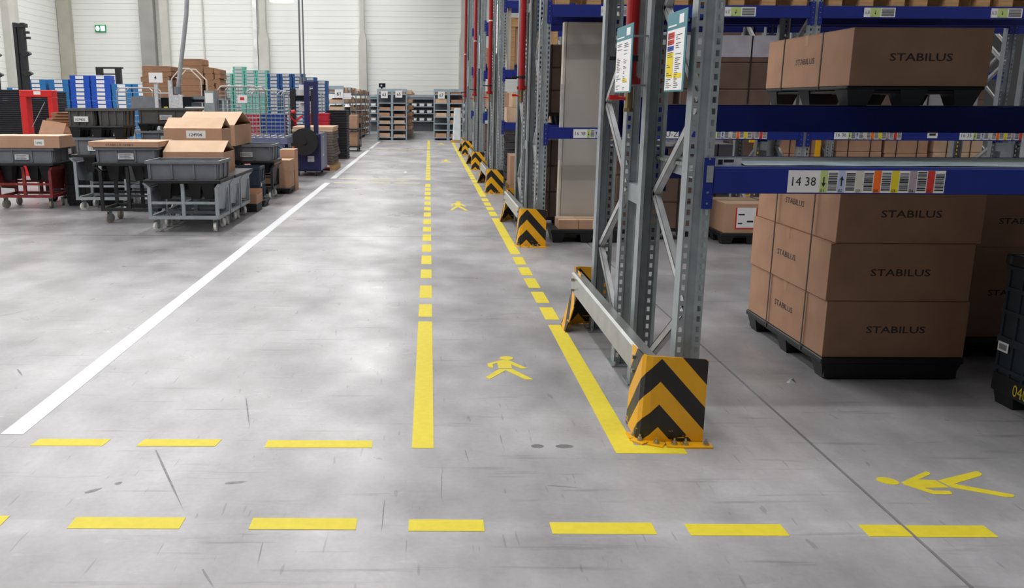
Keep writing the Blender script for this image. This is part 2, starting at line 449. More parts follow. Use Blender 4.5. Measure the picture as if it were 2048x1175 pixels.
RIGHT = [(6.16, 6.55), (6.7, 7.11), (7.27, 7.68), (7.82, 8.21), (8.36, 8.78), (8.95, 11.8), (12.04, 12.54), (12.7, 13.11), (13.28, 13.72), (13.87, 14.33), (14.57, 16.98), (17.14, 17.75), (17.92, 18.45), (18.54, 19.04), (19.16, 19.64), (19.8, 22.59), (22.7, 23.11), (23.26, 23.93), (24.08, 24.71), (24.87, 25.2), (25.37, 28.39), (28.65, 30.04), (30.28, 31.27), (31.58, 32.5), (32.77, 35.5)]
t = tape_line('yellow dashed line beside the rack guards, right edge of the walkway', [rect(0.855, 0.957, a, b) for a, b in split_at(RIGHT)])
MB().prism([(x-0.855, y-6.16) for x, y in [(0.853, 3.69), (1.175, 3.685), (1.178, 3.775), (0.956, 3.785), (0.957, 6.01), (0.853, 6.01)]], 0, TH, YEL).build('corner_strip', t)
tape_line('solid white line along the floor left of the walkway', [rect(-2.03, -1.92, a, b) for a, b in ((3.89, JY-0.006), (JY+0.006, 16.95), (17.95, 28.9), (29.6, 34.8))], WHT, 'strip')
tape_line('row of three short yellow dashes left of the walkway mouth', [
    [(-1.826, 3.75), (-1.495, 3.752), (-1.486, 3.833), (-1.817, 3.835)], [(-1.34, 3.75), (-0.978, 3.752), (-0.966, 3.836), (-1.326, 3.834)], [(-0.748, 3.738), (-0.258, 3.742), (-0.26, 3.827), (-0.75, 3.828)]])
tape_line('yellow dashed line crossing the foreground from side to side', [
    rect(-1.95, -1.593, 2.97, 3.06)] + [[(a, y), (b, y), (b, y+0.09), (a, y+0.09)] for a, b, y in
    ((-1.337, -0.921, 2.962), (-0.664, -0.267, 2.96), (-0.071, 0.211, 2.952), (0.46, 0.845, 2.934), (0.968, 1.33, 2.925), (1.623, 1.784, 2.923), (1.796, 2.095, 2.92))])
W_B = [(0.358,5.063),(0.447,5.137),(0.492,5.137),(0.58,4.989),(0.595,4.97),(0.554,4.965),(0.5,5.05),(0.5,4.972),(0.42,4.971),(0.419,5.072),(0.389,5.048),(0.386,4.974),(0.359,4.993)]
W_L = [(0.421,4.956),(0.499,4.957),(0.601,4.757),(0.555,4.757),(0.459,4.93),(0.353,4.761),(0.329,4.789)]
def pictogram(label, body, legs, hc, hr, hang=0.0):
    ox, oy = hc
    t = thing('pedestrian_marking', label, 'floor marking', (ox, oy, 0))
    MB().prism([(x-ox, y-oy) for x, y in body][::-1], 0, TH, YEL).build('torso', t)
    MB().prism([(x-ox, y-oy) for x, y in legs][::-1], 0, TH, YEL).build('legs', t)
    MB().prism([(hr[0]*math.cos(a)*math.cos(hang)-hr[1]*math.sin(a)*math.sin(hang), hr[0]*math.cos(a)*math.sin(hang)+hr[1]*math.sin(a)*math.cos(hang)) for a in [2*PI*i/20 for i in range(20)]], 0, TH, YEL).build('head', t)
pictogram('yellow walking figure on the walkway floor, nearest the camera', W_B, W_L, (0.484, 5.18), (0.042, 0.04))
for Y, sc, lb in ((13.15, 1.0, 'yellow walking figure on the walkway beside the second guard'), (23.4, 1.0, 'small faded yellow walking figure far down the walkway'), (33.0, 1.0, 'faintest yellow walking figure at the far end of the walkway')):
    sh = lambda P: [(x-0.02, Y + (y-4.95)*2.6*sc) for x, y in P]
    pictogram(lb, sh(W_B), sh(W_L), (0.462, Y+0.6*sc), (0.04, 0.1))
pictogram('yellow walking figure lying across the lower right floor', 
    [(1.989,3.392),(2.152,3.504),(2.163,3.491),(2.152,3.471),(2.073,3.419),(2.143,3.414),(2.158,3.341),(2.053,3.337),(2.082,3.312),(2.14,3.31),(2.143,3.295),(2.134,3.279),(2.06,3.279),(1.989,3.369)],
    [(2.154,3.412),(2.368,3.506),(2.38,3.506),(2.382,3.481),(2.361,3.458),(2.201,3.378),(2.383,3.279),(2.381,3.266),(2.366,3.254),(2.337,3.256),(2.172,3.343)], (1.937, 3.405), (0.044, 0.034), -0.6)
for Y0, nm in ((16.95, 'nearer'), (28.55, 'farther')):
    tape_line('pair of thin faded yellow lines crossing the floor, %s of two pairs' % nm,
        [rect(a, b, Y0+dy, Y0+dy+0.09) for dy in (0.0, 0.95) for a, b in ((-1.85, -1.35), (-1.25, -0.75), (-0.68, -0.18))] + [rect(-1.1, -0.5, Y0+0.5, Y0+0.56)], FADED, 'strip')
# paper scrap and a crumpled film by the stacked cartons
s = thing('paper_scrap', 'white scrap of paper on the bare floor left of the walkway', 'litter', (-0.55, 19.5, 0))
MB().add([(-0.04,-0.06,0.002),(0.06,-0.02,0.002),(0.03,0.06,0.035),(-0.01,0.02,0.012)], [(0,1,2,3)], PAPER).build('sheet', s)
s = thing('crumpled_film', 'crumpled clear film on the floor before the stacked cartons', 'litter', (2.07, 4.72, 0))
mb = MB(); rr = random.Random(4)
pts = [(0.03*math.cos(a)*rr.uniform(.6,1.2), 0.02*math.sin(a)*rr.uniform(.6,1.2), 0.0) for a in [k*PI/4 for k in range(8)]]
mb.add(pts + [(0.005, 0, 0.03), (-0.012, 0.004, 0.022)], [(k, (k+1) % 8, 8 if k < 4 else 9) for k in range(8)] , PAPER).build('film', s)
SC = [((-1.234, 3.703), (-0.942, 3.104), 0.010), ((0.06, 3.47), (0.053, 3.185), 0.004), ((-0.172, 3.205), (-0.17, 2.938), 0.004), ((-0.974, 4.424), (-0.861, 3.967), 0.008), ((-0.762, 2.678), (-0.695, 2.563), 0.008),
      ((0.169, 3.718), (0.181, 3.577), 0.005), ((0.343, 3.902), (0.345, 3.778), 0.005), ((-0.593, 2.86), (-0.581, 2.705), 0.004), ((0.496, 3.35), (0.637, 3.327), 0.006), ((-1.386, 3.263), (-1.332, 3.31), 0.022),
      ((-1.293, 3.344), (-1.27, 3.368), 0.022), ((-0.842, 3.357), (-0.752, 3.378), 0.02), ((-3.14, 6.195), (-3.001, 6.417), 0.008), ((-2.419, 4.911), (-2.329, 4.779), 0.012)]
# dark scuff streaks worn into the slabs
SCUFF = mat('scuff mark', (134, 133, 135), 0.6, 0.0, 0.25, 30)
for (p, q, w) in SC:
    d = Vector((q[0]-p[0], q[1]-p[1], 0)); nrm = Vector((-d.y, d.x, 0)).normalized()*w*0.7
    P = [Vector((p[0], p[1], 0.0006))-nrm*0.5, Vector((p[0], p[1], 0.0006))+nrm*0.5]
    for t_ in (0.3, 0.65): 
        m_ = Vector((p[0], p[1], 0.0006))+d*t_; P += [m_-nrm*(1.0-t_*0.5), m_+nrm*(0.8-t_*0.3)]
    P.append(Vector((q[0], q[1], 0.0006)))
    MB().add(P, [(0,1,3,2),(2,3,5,4),(4,5,6)], SCUFF).build('scuff_mark', fl)
# two removed anchor plugs patched in the walkway
for X, lb in ((0.505, 'left of the two dark patches'), (0.63, 'right of the two dark patches')):
    p = MB().prism([(0.03*math.cos(a)*(1.4 if X > 0.6 else 1), 0.022*math.sin(a)) for a in [k*PI/5 for k in range(10)]], 0, 0.001, mat('dark patch', (112, 110, 112), 0.6, 0, 0.2, 40)).build('floor_patch', None, (X, 3.77, 0))
    tag(p, 'small dark patch on the walkway mouth, ' + lb, 'floor patch')

# ------------------------------------------------------------------ pallet racks
def upright_mesh(H=7.0):
    mb = MB(); m = GALV
    w, sx, sw = 0.058, 0.041, 0.008
    rec, dep, lip = 0.010, 0.085, 0.018
    inner = 0.023
    for k in (-1, 1):
        xs = sorted((k*w, k*(sx+sw))); mb.add([(xs[0],0,0),(xs[1],0,0),(xs[1],0,H),(xs[0],0,H)], [(0,1,2,3)], m)
        xs = sorted((k*inner, k*(sx-sw))); mb.add([(xs[0],0,0),(xs[1],0,0),(xs[1],0,H),(xs[0],0,H)], [(0,1,2,3)], m)
        x0, x1 = sorted((k*(sx-sw), k*(sx+sw)))
        z = 0.0; step = 0.05; i = 0
        while i*step < H:
            za = i*step + (0.026 if i else 0.0); zb = min(H, (i+1)*step)
            mb.add([(x0,0,za),(x1,0,za),(x1,0,zb),(x0,0,zb)], [(0,1,2,3)], m); i += 1
        # side wall, lip
        P = [(k*w,0),(k*w,dep),(k*(w-lip),dep)]
        for (xa, ya), (xb, yb) in zip(P[:-1], P[1:]):
            mb.add([(xa,ya,0),(xb,yb,0),(xb,yb,H),(xa,ya,H)], [(0,1,2,3) if k > 0 else (3,2,1,0)], m)
        xa, xb = k*inner, k*(inner-0.006)
        mb.add([(xa,0,0),(xb,rec,0),(xb,rec,H),(xa,0,H)], [(0,1,2,3) if k < 0 else (3,2,1,0)], m)
    a = inner-0.006
    mb.add([(-a,rec,0),(a,rec,0),(a,rec,H),(-a,rec,H)], [(0,1,2,3)], m)
    return mb.mesh('upright')
UPM = upright_mesh()
FOOTM = MB().box(-0.08, 0.08, -0.05, 0.12, 0, 0.008, GALV).cyl((0.055,0.1,0.008),(0.055,0.1,0.03),0.009,STUD,8).cyl((-0.055,-0.03,0.008),(-0.055,-0.03,0.03),0.009,STUD,8).mesh('base_plate')
def put(me, name, parent, loc, rz=0):
    o = bpy.data.objects.new(name, me); C.objects.link(o); o.location = loc; o.rotation_euler = (0,0,rz); o.parent = parent
    return o
BAR7 = [PGRN, PLIL, PBEI, PORA, PYEL, PMAU, PRED]
def label_strip(mb, x, z, w, h, y, code, n=7, digits=True):
    """printed location strip on a beam face that looks towards -Y"""
    mb.box(x, x+w, y-0.0012, y, z, z+h, PAPER)
    yy = y-0.0018
    tw = w*0.205
    mb.text(code, h*0.56, (x+tw*0.06, yy, z+h*0.31), XP, ZP, INK, xs=tw*0.9/(h*0.56*2.5))
    def q(xa, xb, za, zb, m, d=0.0): mb.add([(xa,yy-d,za),(xb,yy-d,za),(xb,yy-d,zb),(xa,yy-d,zb)], [(0,1,2,3)], m)
    cw = (w-tw)/n
    rr = random.Random(code)
    for i in range(n):
        xa = x+tw+i*cw
        q(xa, xa+cw*0.40, z+h*0.01, z+h*0.99, BAR7[i % 7])
        if i < 2:
            cx = xa+cw*0.2; s = 1 if i else -1; zc = z+h*0.5
            q(cx-h*0.03, cx+h*0.03, zc-h*0.2, zc+h*0.2, INK, 0.0004)
            mb.add([(cx-h*0.1,yy-0.0005,zc+s*h*0.06),(cx+h*0.1,yy-0.0005,zc+s*h*0.06),(cx,yy-0.0005,zc+s*h*0.26)], [(0,1,2) if s > 0 else (0,2,1)], INK)
        zz = z+h*0.1
        while zz < z+h*0.9:
            t = h*rr.choice((0.02, 0.03, 0.05)); q(xa+cw*0.45, xa+cw*0.95, zz, zz+t, INK, 0.0002); zz += t+h*rr.choice((0.025, 0.035))
        if digits: mb.text('0%d' % (i+1), h*0.2, (xa+cw*0.04, yy-0.0006, z+h*0.03), XP, ZP, INK)
    return mb
def beam(parent, x0, x1, yf, ztop, h, face=-1, connectors=True, strips=(), th=0.05, left=True):
    """blue box beam with a stepped top, hooked end plates; yf = its outer face"""
    ya, yb = (yf, yf+th) if face < 0 else (yf-th, yf)
    mb = MB().box(x0, x1, ya, yb, ztop-h, ztop, BLUE)
    mb.box(x0, x1, (ya+0.012) if face < 0 else ya, yb if face < 0 else yb-0.012, ztop, ztop+0.004, BLUE)
    b = mb.build('beam', parent, bevel=0.004)
    if connectors:
        for xe, s in ((x0, -1), (x1, 1)):
            c = MB()
            c.box(min(xe, xe+s*0.045), max(xe, xe+s*0.045), ya-0.003 if face < 0 else yb-0.002, ya+0.002 if face < 0 else yb+0.003, ztop-h-0.07, ztop+0.045, BLUE)
            c.box(min(xe, xe-s*0.004), max(xe, xe-s*0.004), ya, yb+0.01, ztop-h-0.07, ztop+0.045, BLUE)
            for k in range(5):
                if face < 0: c.box(xe+s*0.022-0.004, xe+s*0.022+0.004, ya-0.0045, ya-0.003, ztop-h-0.05+k*0.05, ztop-h-0.041+k*0.05, GALV_B)
            c.build('connector', b)
    for (x, w, hh, code, nn) in strips:
        label_strip(MB(), x, ztop-h*0.5-hh*0.5-0.001, w, hh, ya-0.0005, code, nn).build('location_strip', b)
    return b
XU = 1.23   # centre of the first uprights
BAY = 2.85
def rack(label, Y0, nb, fl_, rl_, zt_far=None):
    """back-to-back rack: front row P1-P2, back row P3-P4"""
    t = thing('pallet_rack', label, 'rack', (XU, Y0, 0))
    t.location = (0, 0, 0)
    ys = [(Y0+0.14, 0, -0.008), (Y0+0.97, PI, -0.03), (Y0+1.24, 0, -0.05), (Y0+2.11, PI, -0.045)]
    for i in range(nb+1):
        x = XU + i*BAY
        for y, rz, dx in ys:
            put(UPM, 'upright', t, (x+dx, y, 0), rz)
            put(FOOTM, 'base_plate', t, (x+dx, y, 0), rz)
        near = 6 if i == 0 else 4
        zP2 = [0.13, 1.07, 2.03, 2.99, 3.95, 4.9]; zP1 = [0.60, 1.55, 2.51, 3.47, 4.42]
        for yi, yo, dx in ((Y0+0.91, Y0+0.2, 0.008), (Y0+1.30, Y0+2.05, -0.047)):
            seq = []
            for k in range(5): seq += [(yi, zP2[k]), (yo, zP1[k])]
            for (a, za), (b, zb) in zip(seq[:-1], seq[1:]):
                MB().channel((x-0.01+dx, a, za), (x-0.01+dx, b, zb), 0.045, 0.032, BRACE).build('brace', t)
        for z in (1.05, 2.62, 4.2):
            MB().box(x-0.075, x-0.005, Y0+0.97, Y0+1.24, z-0.05, z+0.05, GALV).build('row_spacer', t)
    for i in range(nb):
        xa = XU+0.052+i*BAY; xb = XU-0.068+(i+1)*BAY
        for (zt, h, strips) in fl_:
            beam(t, xa, xb, Y0+0.135, zt, h, -1, strips=[s for s in strips if xa < s[0] < xb])
            beam(t, xa, xb, Y0+0.975, zt, h, 1)
        for (zt, h, strips) in rl_:
            bb_ = beam(t, xa-0.04, xb-0.03, Y0+1.235, zt, h, -1, connectors=True)
            if h > 0.13: MB().box(xa-0.04, xb-0.03, Y0+1.236, Y0+1.29, zt+0.0045, zt+0.008, GALV_B).build('lit_top_strip', bb_)  # bright strip stands in for light catching the beam's top edge
            beam(t, xa, xb, Y0+2.115, zt, h, 1)
    return t
YR = [3.81, 9.44, 15.06, 20.4, 26.3]
LH = 0.100
r0 = rack('nearest grey and blue pallet rack with blank steel posts at right', YR[0], 2, [(1.265, 0.115, [(1.62, 0.71, LH, '14 38', 7)]), (2.6, 0.115, [])], [(1.535, 0.145, []), (2.75, 0.145, [])])
r1 = rack('second pallet rack, seen through the nearest one', YR[1], 3,
    [(1.28, 0.118, [(1.56, 0.73, 0.094, '16 38', 7), (2.93, 0.73, 0.094, '16 37', 7), (4.39, 0.73, 0.094, '16 36', 7), (5.75, 0.73, 0.094, '16 35', 7)]),
     (2.55, 0.12, [(1.80, 0.33, 0.094, '16 38', 1), (3.10, 0.33, 0.094, '16 37', 1), (4.57, 0.33, 0.094, '16 36', 1), (5.91, 0.33, 0.094, '16 35', 1)])], [(1.28, 0.118, []), (2.55, 0.12, [])])
r2 = rack('third pallet rack, a narrow strip behind the second', YR[2], 3, [(1.2, 0.118, []), (2.08, 0.12, []), (3.2, 0.12, [])], [(1.2, 0.118, []), (2.3, 0.12, [])])
r3 = rack('fourth pallet rack, second from the far end of the row', YR[3], 1, [(1.25, 0.118, []), (2.2, 0.12, []), (3.3, 0.12, [])], [(1.25, 0.118, []), (2.4, 0.12, [])])
r4 = rack('farthest pallet rack, last of the row before the shelves', YR[4], 1, [(1.25, 0.118, []), (2.5, 0.12, []), (3.6, 0.12, [])], [(1.25, 0.118, []), (2.4, 0.12, [])])
p = MB().box(0, 0.16, -0.0012, 0, 0, 0.094, PAPER).text('U-Z', 0.085, (0.015, -0.0018, 0.017), XP, ZP, INK).build('letter_plate', r1, (2.54, YR[1]+0.1335, 1.174))
p = MB().box(0, 0.11, -0.0012, 0, 0, 0.07, PAPER).box(0.02, 0.09, -0.0018, -0.0012, 0.025, 0.05, INK).build('small_label', r1, (5.4, YR[1]+0.1335, 1.19))

# deck on the first level of the nearest rack: galvanised grating planks, crumpled film, shelf tag
y0, y1 = YR[0]+0.13, YR[0]+0.98
for i in range(9):
    w = (y1-y0)/9
    mb = MB().box(XU+0.0, XU+BAY*2, max(y0+0.052, y0+i*w+0.003), y0+(i+1)*w-0.003, 1.252, 1.268, mat('deck zinc', (128, 136, 132), 0.55, 0.2, 0.5, 26, stretch=(0.6, 5, 1)))
    mb.build('deck_plank', r0)
for (ya, yb, z) in ((YR[0]+0.13, YR[0]+0.98, 2.605), (YR[0]+1.23, YR[0]+2.12, 2.755)):  # unseen upper decks, added to shade the cartons below
    for i in range(6):
        w = (yb-ya)/6; MB().box(XU+0.0, XU+BAY*2, ya+i*w+0.004, ya+(i+1)*w-0.004, z, z+0.018, GALV).build('shading_deck_plank', r0)
MB().box(XU+0.02, XU+0.05, y0, y1, 1.20, 1.275, GALV).build('deck_edge', r0)
tg = MB().box(0, 0.115, -0.002, 0, 0, 0.036, PAPERG).box(0.01, 0.03, -0.003, -0.002, 0.008, 0.03, INK).box(0.035, 0.08, -0.003, -0.002, 0.018, 0.03, INK).build('shelf_tag', r0, (1.305, y0+0.054, 1.2695))
fs = thing('plastic_sheet', 'crumpled translucent plastic sheet lying on the low rack deck', 'plastic sheet', (2.05, y0+0.08, 1.2695))
mb = MB(); nx, ny = 26, 7; rr = random.Random(3)
P = []
for j in range(ny):
    for i in range(nx):
        x = -0.6 + i*0.085; y = j*0.045
        P.append((x, y, 0.001 + 0.007*abs(math.sin(x*5+j*0.7))*(0.2 if j in (0, ny-1) else 1) + rr.uniform(0, 0.002)))
mb.add(P, [(j*nx+i, j*nx+i+1, (j+1)*nx+i+1, (j+1)*nx+i) for j in range(ny-1) for i in range(nx-1)], SHEET)
mb.build('film', fs, smooth=True)

# ------------------------------------------------------------------ yellow and black rack-end guards with a zinc rail
def guard_proto():
    t = thing('rack_guard', 'x', 'guard', (0, 0, 0))
    def plate(mir):
        path = [(0.99, 0.26), (0.988, 0.12), (0.99, 0.055), (1.003, 0.028), (1.03, 0.014), (1.08, 0.007), (1.28, 0.0)]
        mb = MB(); mb.uv = []
        L = [0.0]
        for a, b in zip(path[:-1], path[1:]): L.append(L[-1] + math.hypot(b[0]-a[0], b[1]-a[1]))
        off = L[3]
        nv = 5
        for j in range(nv):
            v = j/(nv-1)
            for (x, y), l in zip(path, L):
                fl_ = ((1-v)**2*0.05 - v*0.045 if mir else (1-v)**2*0.012) if l < off+0.03 else 0.0
                vv = 0.006 + v*(0.40 + (0.012 if 0.03 < l < off+0.1 else 0))
                mb.v.append((x-fl_, y if not mir else -y, vv)); mb.uv.append((l-off, vv))
        n_ = len(path); i_ = mb._m(CHEV)
        for j in range(nv-1):
            for i in range(n_-1):
                f = (j*n_+i, j*n_+i+1, (j+1)*n_+i+1, (j+1)*n_+i)
                mb.f.append(f if not mir else f[::-1]); mb.mi.append(i_)
        o = mb.build('end_plate', t, (0, 0 if not mir else 2.25, 0))
        sd = o.modifiers.new('solid', 'SOLIDIFY'); sd.thickness = 0.006; sd.offset = -1
        # foot tabs with studs
        for (x, y, a) in ((0.978, 0.085, PI/2), (0.992, 0.02, 0.9), (1.06, -0.018, 0.5), (1.14, -0.03, 0.15), (1.24, -0.035, 0.0)):
            w = 0.07 if x > 1.2 else 0.036
            yy = y if not mir else -y
            M = Matrix.Translation((x, yy, 0)) @ Matrix.Rotation(-a if not mir else a, 4, 'Z')
            f = MB().box(-w, w, -0.03, 0.03, 0.0, 0.008, GUARDY, M).build('foot_tab', t, (0, 0 if not mir else 2.25, 0))
            for dx in ((-0.05, 0.045) if w > 0.06 else (0.0,)):
                c = M @ Vector((dx, 0, 0))
                MB().cyl((c.x,c.y,0.008),(c.x,c.y,0.016),0.014,STUD,10).cyl((c.x,c.y,0.016),(c.x,c.y,0.026),0.010,STUD,6).cyl((c.x,c.y,0.026),(c.x,c.y,0.038),0.005,STUD,6).build('anchor_bolt', f)
    plate(False); plate(True)
    mb = MB().box(1.0, 1.075, 0.07, 2.17, 0.252, 0.396, GALV_B)
    rl = mb.build('rail', t, bevel=0.012)
    for y in (0.2, 2.05):
        for z in (0.29, 0.36): MB().cyl((1.0, y, z), (0.978, y, z), 0.011, STUD, 8).build('rail_bolt', rl)
    return t
G0 = guard_proto()
G0.location = (0, YR[0], 0)
nm = ['nearest', 'second', 'third', 'fourth', 'farthest']
G0['label'] = 'black and yellow chevron rack guard with zinc rail, nearest of five'; G0['group'] = 'rack end guards'
for i in range(1, 5):
    dup(G0, (0, YR[i], 0), 0, 'black and yellow chevron rack guard with zinc rail, %s from the front' % nm[i] if i < 4 else 'black and yellow chevron rack guard, farthest of five', 'rack end guards')

# ------------------------------------------------------------------ red sprinkler pipes hung on the rack ends
pp = thing('sprinkler_pipe', 'thick red vertical pipe on the nearest rack end, with brass valve', 'pipe', (1.10, YR[0]+1.11, 1.55), 0, 'red pipes on the rack ends')
MB().cyl((0,0,0.14), (0,0,6.6), 0.036, PIPE, 16).build('riser', pp, smooth=False)
MB().cyl((0,0,0.085), (0,0,0.14), 0.042, PIPE, 14).cyl((-0.055,0,0.115), (0.055,0,0.115), 0.018, PIPE, 8).cyl((0,-0.05,0.115), (0,0.05,0.115), 0.018, PIPE, 8).build('valve', pp)
MB().cyl((0,0,-0.03), (0,0,0.085), 0.022, BRASS, 12).cyl((0,0,-0.05),(0,0,-0.03),0.028,BRASS,6).build('nipple', pp)
MB().cyl((-0.01,0,0.02), (-0.10,0,0.03), 0.010, RED, 8).box(-0.11,-0.06,-0.012,0.012,0.015,0.04,RED).build('lever', pp)
MB().cyl((0,0,0.22), (0,0,0.25), 0.040, BLACKP, 14).box(-0.12, 0, -0.01, 0.01, 0.225, 0.245, BLACKP).build('clamp_band', pp)
MB().cyl((0,0,1.35), (0,0,1.37), 0.039, PAPER, 12).box(0, 0.12, -0.006, 0.006, 1.352, 1.368, GALV).build('clamp', pp)
for i in range(1, 5):
    dup(pp, (1.085, YR[i]+1.11, 1.60), 0, 'red vertical pipe on the %s rack end%s' % (['', 'second', 'third', 'fourth', 'farthest'][i], ''), 'red pipes on the rack ends')

# ------------------------------------------------------------------ instruction boards on the nearest rack end (they look along -X)
def board(label, X, ya, yb, z0, z1, colored, by=0.0):
    t = thing('instruction_board', label, 'sign', (X, (ya+yb)/2, z0))
    w = yb-ya; h = z1-z0
    MB().box(0, 0.004, -w/2, w/2, 0, h, TEAL).build('board', t)
    mb = MB()
    def q(a, b, c, d, m, k=0):   # a,b: 0 (left as read) .. 1, c,d: 0 bottom .. 1 top ; reader looks along +X so left is +Y
        yA, yB = w/2-a*w, w/2-b*w
        mb.add([(-0.001-k*0.0005, yA, c*h), (-0.001-k*0.0005, yB, c*h), (-0.001-k*0.0005, yB, d*h), (-0.001-k*0.0005, yA, d*h)], [(3,2,1,0)], m)
    q(0.03, 0.93, 0.02, 0.78, PAPER)
    q(0.62, 0.85, 0.84, 0.95, PAPER); q(0.05, 0.5, 0.82, 0.84, PAPER)
    if colored:
        q(0.08, 0.42, 0.67, 0.75, PRED, 1); q(0.08, 0.42, 0.60, 0.66, PRED, 1); q(0.08, 0.42, 0.52, 0.58, PBLUE, 1)
        q(0.08, 0.42, 0.18, 0.50, PYEL, 1); q(0.46, 0.88, 0.17, 0.23, PYEL, 1)
    else: q(0.5, 0.75, 0.16, 0.21, PYEL, 1)
    rr = random.Random(label)
    for c0 in (0.1, 0.52):
        z = 0.05
        while z < 0.74:
            ln = rr.uniform(0.08, 0.3)
            if rr.random() < 0.75: q(c0, c0+ln, z, z+0.008, INKF if rr.random() < 0.3 else INK, 2)
            z += 0.026
    mb.build('print', t)
    MB().box(0.004, 1.143-X, by-0.01, by+0.01, h*0.1, h*0.13, GALV).box(0.004, 1.143-X, by-0.01, by+0.01, h*0.85, h*0.88, GALV).build('bracket', t)
    return t
board('small white instruction board left of the red pipe', 1.0, 4.45, 4.83, 1.60, 1.935, False, 0.09)
board('colourful teal headed instruction board right of the red pipe', 1.12, 3.95, 4.27, 1.60, 1.955, True, -0.11)
for i, (X, dy, z0, z1, w) in enumerate(((1.15, 0.45, 2.35, 3.4, 0.3), (1.15, 0.5, 2.3, 3.05, 0.35), (1.15, 0.5, 2.0, 2.75, 0.35))):
    board('plain white board on the %s rack end' % ['third', 'fourth', 'farthest'][i], X, YR[i+2]+dy-w/2, YR[i+2]+dy+w/2, z0, z1, False)

# ------------------------------------------------------------------ goods: builders
def carton(label, x0, x1, y0, y1, z, h, m=CARD, front=None, side=None, fs=0.07, ss=0.055, group=None, tape=True, name='carton', lbl=None, gable=0.0, rz=0.0, seam=True):
    """closed corrugated box (or with its long flaps standing up as a roof): body, flaps, tape, print"""
    cx, cy = (x0+x1)/2, (y0+y1)/2; a, b = (x1-x0)/2, (y1-y0)/2
    t = thing(name, label, 'carton', (cx, cy, z), rz, group)
    if gable:
        mb = MB()
        th = 0.006
        for (xa, xb, ya, yb) in ((-a, a, -b, -b+th), (-a, a, b-th, b), (-a, -a+th, -b+th, b-th), (a-th, a, -b+th, b-th)):
            mb.box(xa, xb, ya, yb, 0, h, m)
        mb.box(-a+th, a-th, -b+th, b-th, 0, th, m)
        mb.build('box_body', t)
        for s in (-1, 1):
            MB().add([(-a, s*b, h), (a, s*b, h), (a, s*0.004, h+gable), (-a, s*0.004, h+gable), (-a, s*b, h+th), (a, s*b, h+th), (a, s*0.004, h+gable+th), (-a, s*0.004, h+gable+th)],
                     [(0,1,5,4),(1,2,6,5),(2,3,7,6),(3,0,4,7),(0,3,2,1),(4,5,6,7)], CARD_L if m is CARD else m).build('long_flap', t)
        for s in (-1, 1):
            MB().box(-th, 0, -b+0.01, b-0.01, 0, min(0.16, b*0.8), m, Matrix.Translation((s*a, 0, h)) @ Matrix.Rotation(-s*1.9, 4, 'Y')).build('short_flap', t)
    else:
        mb = MB().box(-a, a, -b, b, 0, h-0.004, m)
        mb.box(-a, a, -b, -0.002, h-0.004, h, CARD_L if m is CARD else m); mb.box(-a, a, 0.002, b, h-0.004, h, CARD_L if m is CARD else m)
        mb.build('box_body', t, bevel=0.004)
        if tape:
            MB().box(-a-0.0008, a+0.0008, -0.025, 0.025, h, h+0.0006, TAPE).box(-a-0.0008, -a, -0.025, 0.025, h-0.06, h, TAPE).box(a, a+0.0008, -0.025, 0.025, h-0.06, h, TAPE).build('tape', t)
    if front:
        MB().text(front, fs, (0.0, -b-0.0012, h*0.5-fs*0.36), XP, ZP, INK2, xs=1.45, align='CENTER', bold=0.012).build('lettering', t)
    if side:
        MB().text(side, ss, (-a-0.0012, 0.0, h*0.5-ss*0.36), -YP, ZP, INK2, xs=1.35, align='CENTER', bold=0.006).build('lettering', t)
    if lbl:
        (u, v, w, hh, txt) = lbl
        mb = MB().box(u, u+w, -b-0.0014, -b, v, v+hh, PAPER)
        if txt: mb.text(txt, hh*0.55, (u+w*0.12, -b-0.002, v+hh*0.25), XP, ZP, INK, xs=w*0.8/(hh*0.55*0.58*max(1, len(txt))), bold=0.01)
        mb.build('label', t)
    return t

def plastic_pallet(label, x0, x1, y0, y1, z, h=0.13, foot=0.1, group=None, name='plastic_pallet', m=None, skid=False):
    m = m or BLACKP
    cx, cy = (x0+x1)/2, (y0+y1)/2; a, b = (x1-x0)/2, (y1-y0)/2
    t = thing(name, label, 'pallet', (cx, cy, z), 0, group)
    MB().box(-a, a, -b, b, foot, h, m).box(-a+0.02, a-0.02, -b+0.02, b-0.02, foot-0.02, foot, m).build('deck', t, bevel=0.006)
    for i in (-1, 0, 1):
        for j in (-1, 0, 1):
            fx, fy = i*(a-0.085), j*(b-0.085)
            MB().frustum((fx-0.05, fx+0.05, fy-0.05, fy+0.05), 0, (fx-0.075, fx+0.075, fy-0.075, fy+0.075), foot, m, 'b').build('foot', t)
    if skid:
        for j in (-1, 1): MB().box(-a+0.03, a-0.03, j*(b-0.03)-0.02, j*(b-0.03)+0.02, 0.012, foot, m).build('end_board', t)
    return t

def wood_pallet(label, x0, x1, y0, y1, z, group=None):
    cx, cy = (x0+x1)/2, (y0+y1)/2; a, b = (x1-x0)/2, (y1-y0)/2
    t = thing('wooden_pallet', label, 'pallet', (cx, cy, z), 0, group)
    n = 5
    for i in range(n):
        xc = -a+0.06+(2*a-0.12)*i/(n-1); MB().box(xc-0.055, xc+0.055, -b, b, 0.12, 0.142, WOOD).build('deck_board', t)
    for i in (-1, 0, 1):
        MB().box(-a, a, i*(b-0.05)-0.05, i*(b-0.05)+0.05, 0.098, 0.12, WOOD).build('stringer_board', t)
        for j in (-1, 0, 1): MB().box(j*(a-0.07)-0.07, j*(a-0.07)+0.07, i*(b-0.05)-0.05, i*(b-0.05)+0.05, 0.0, 0.098, WOOD).build('block', t)
    return t

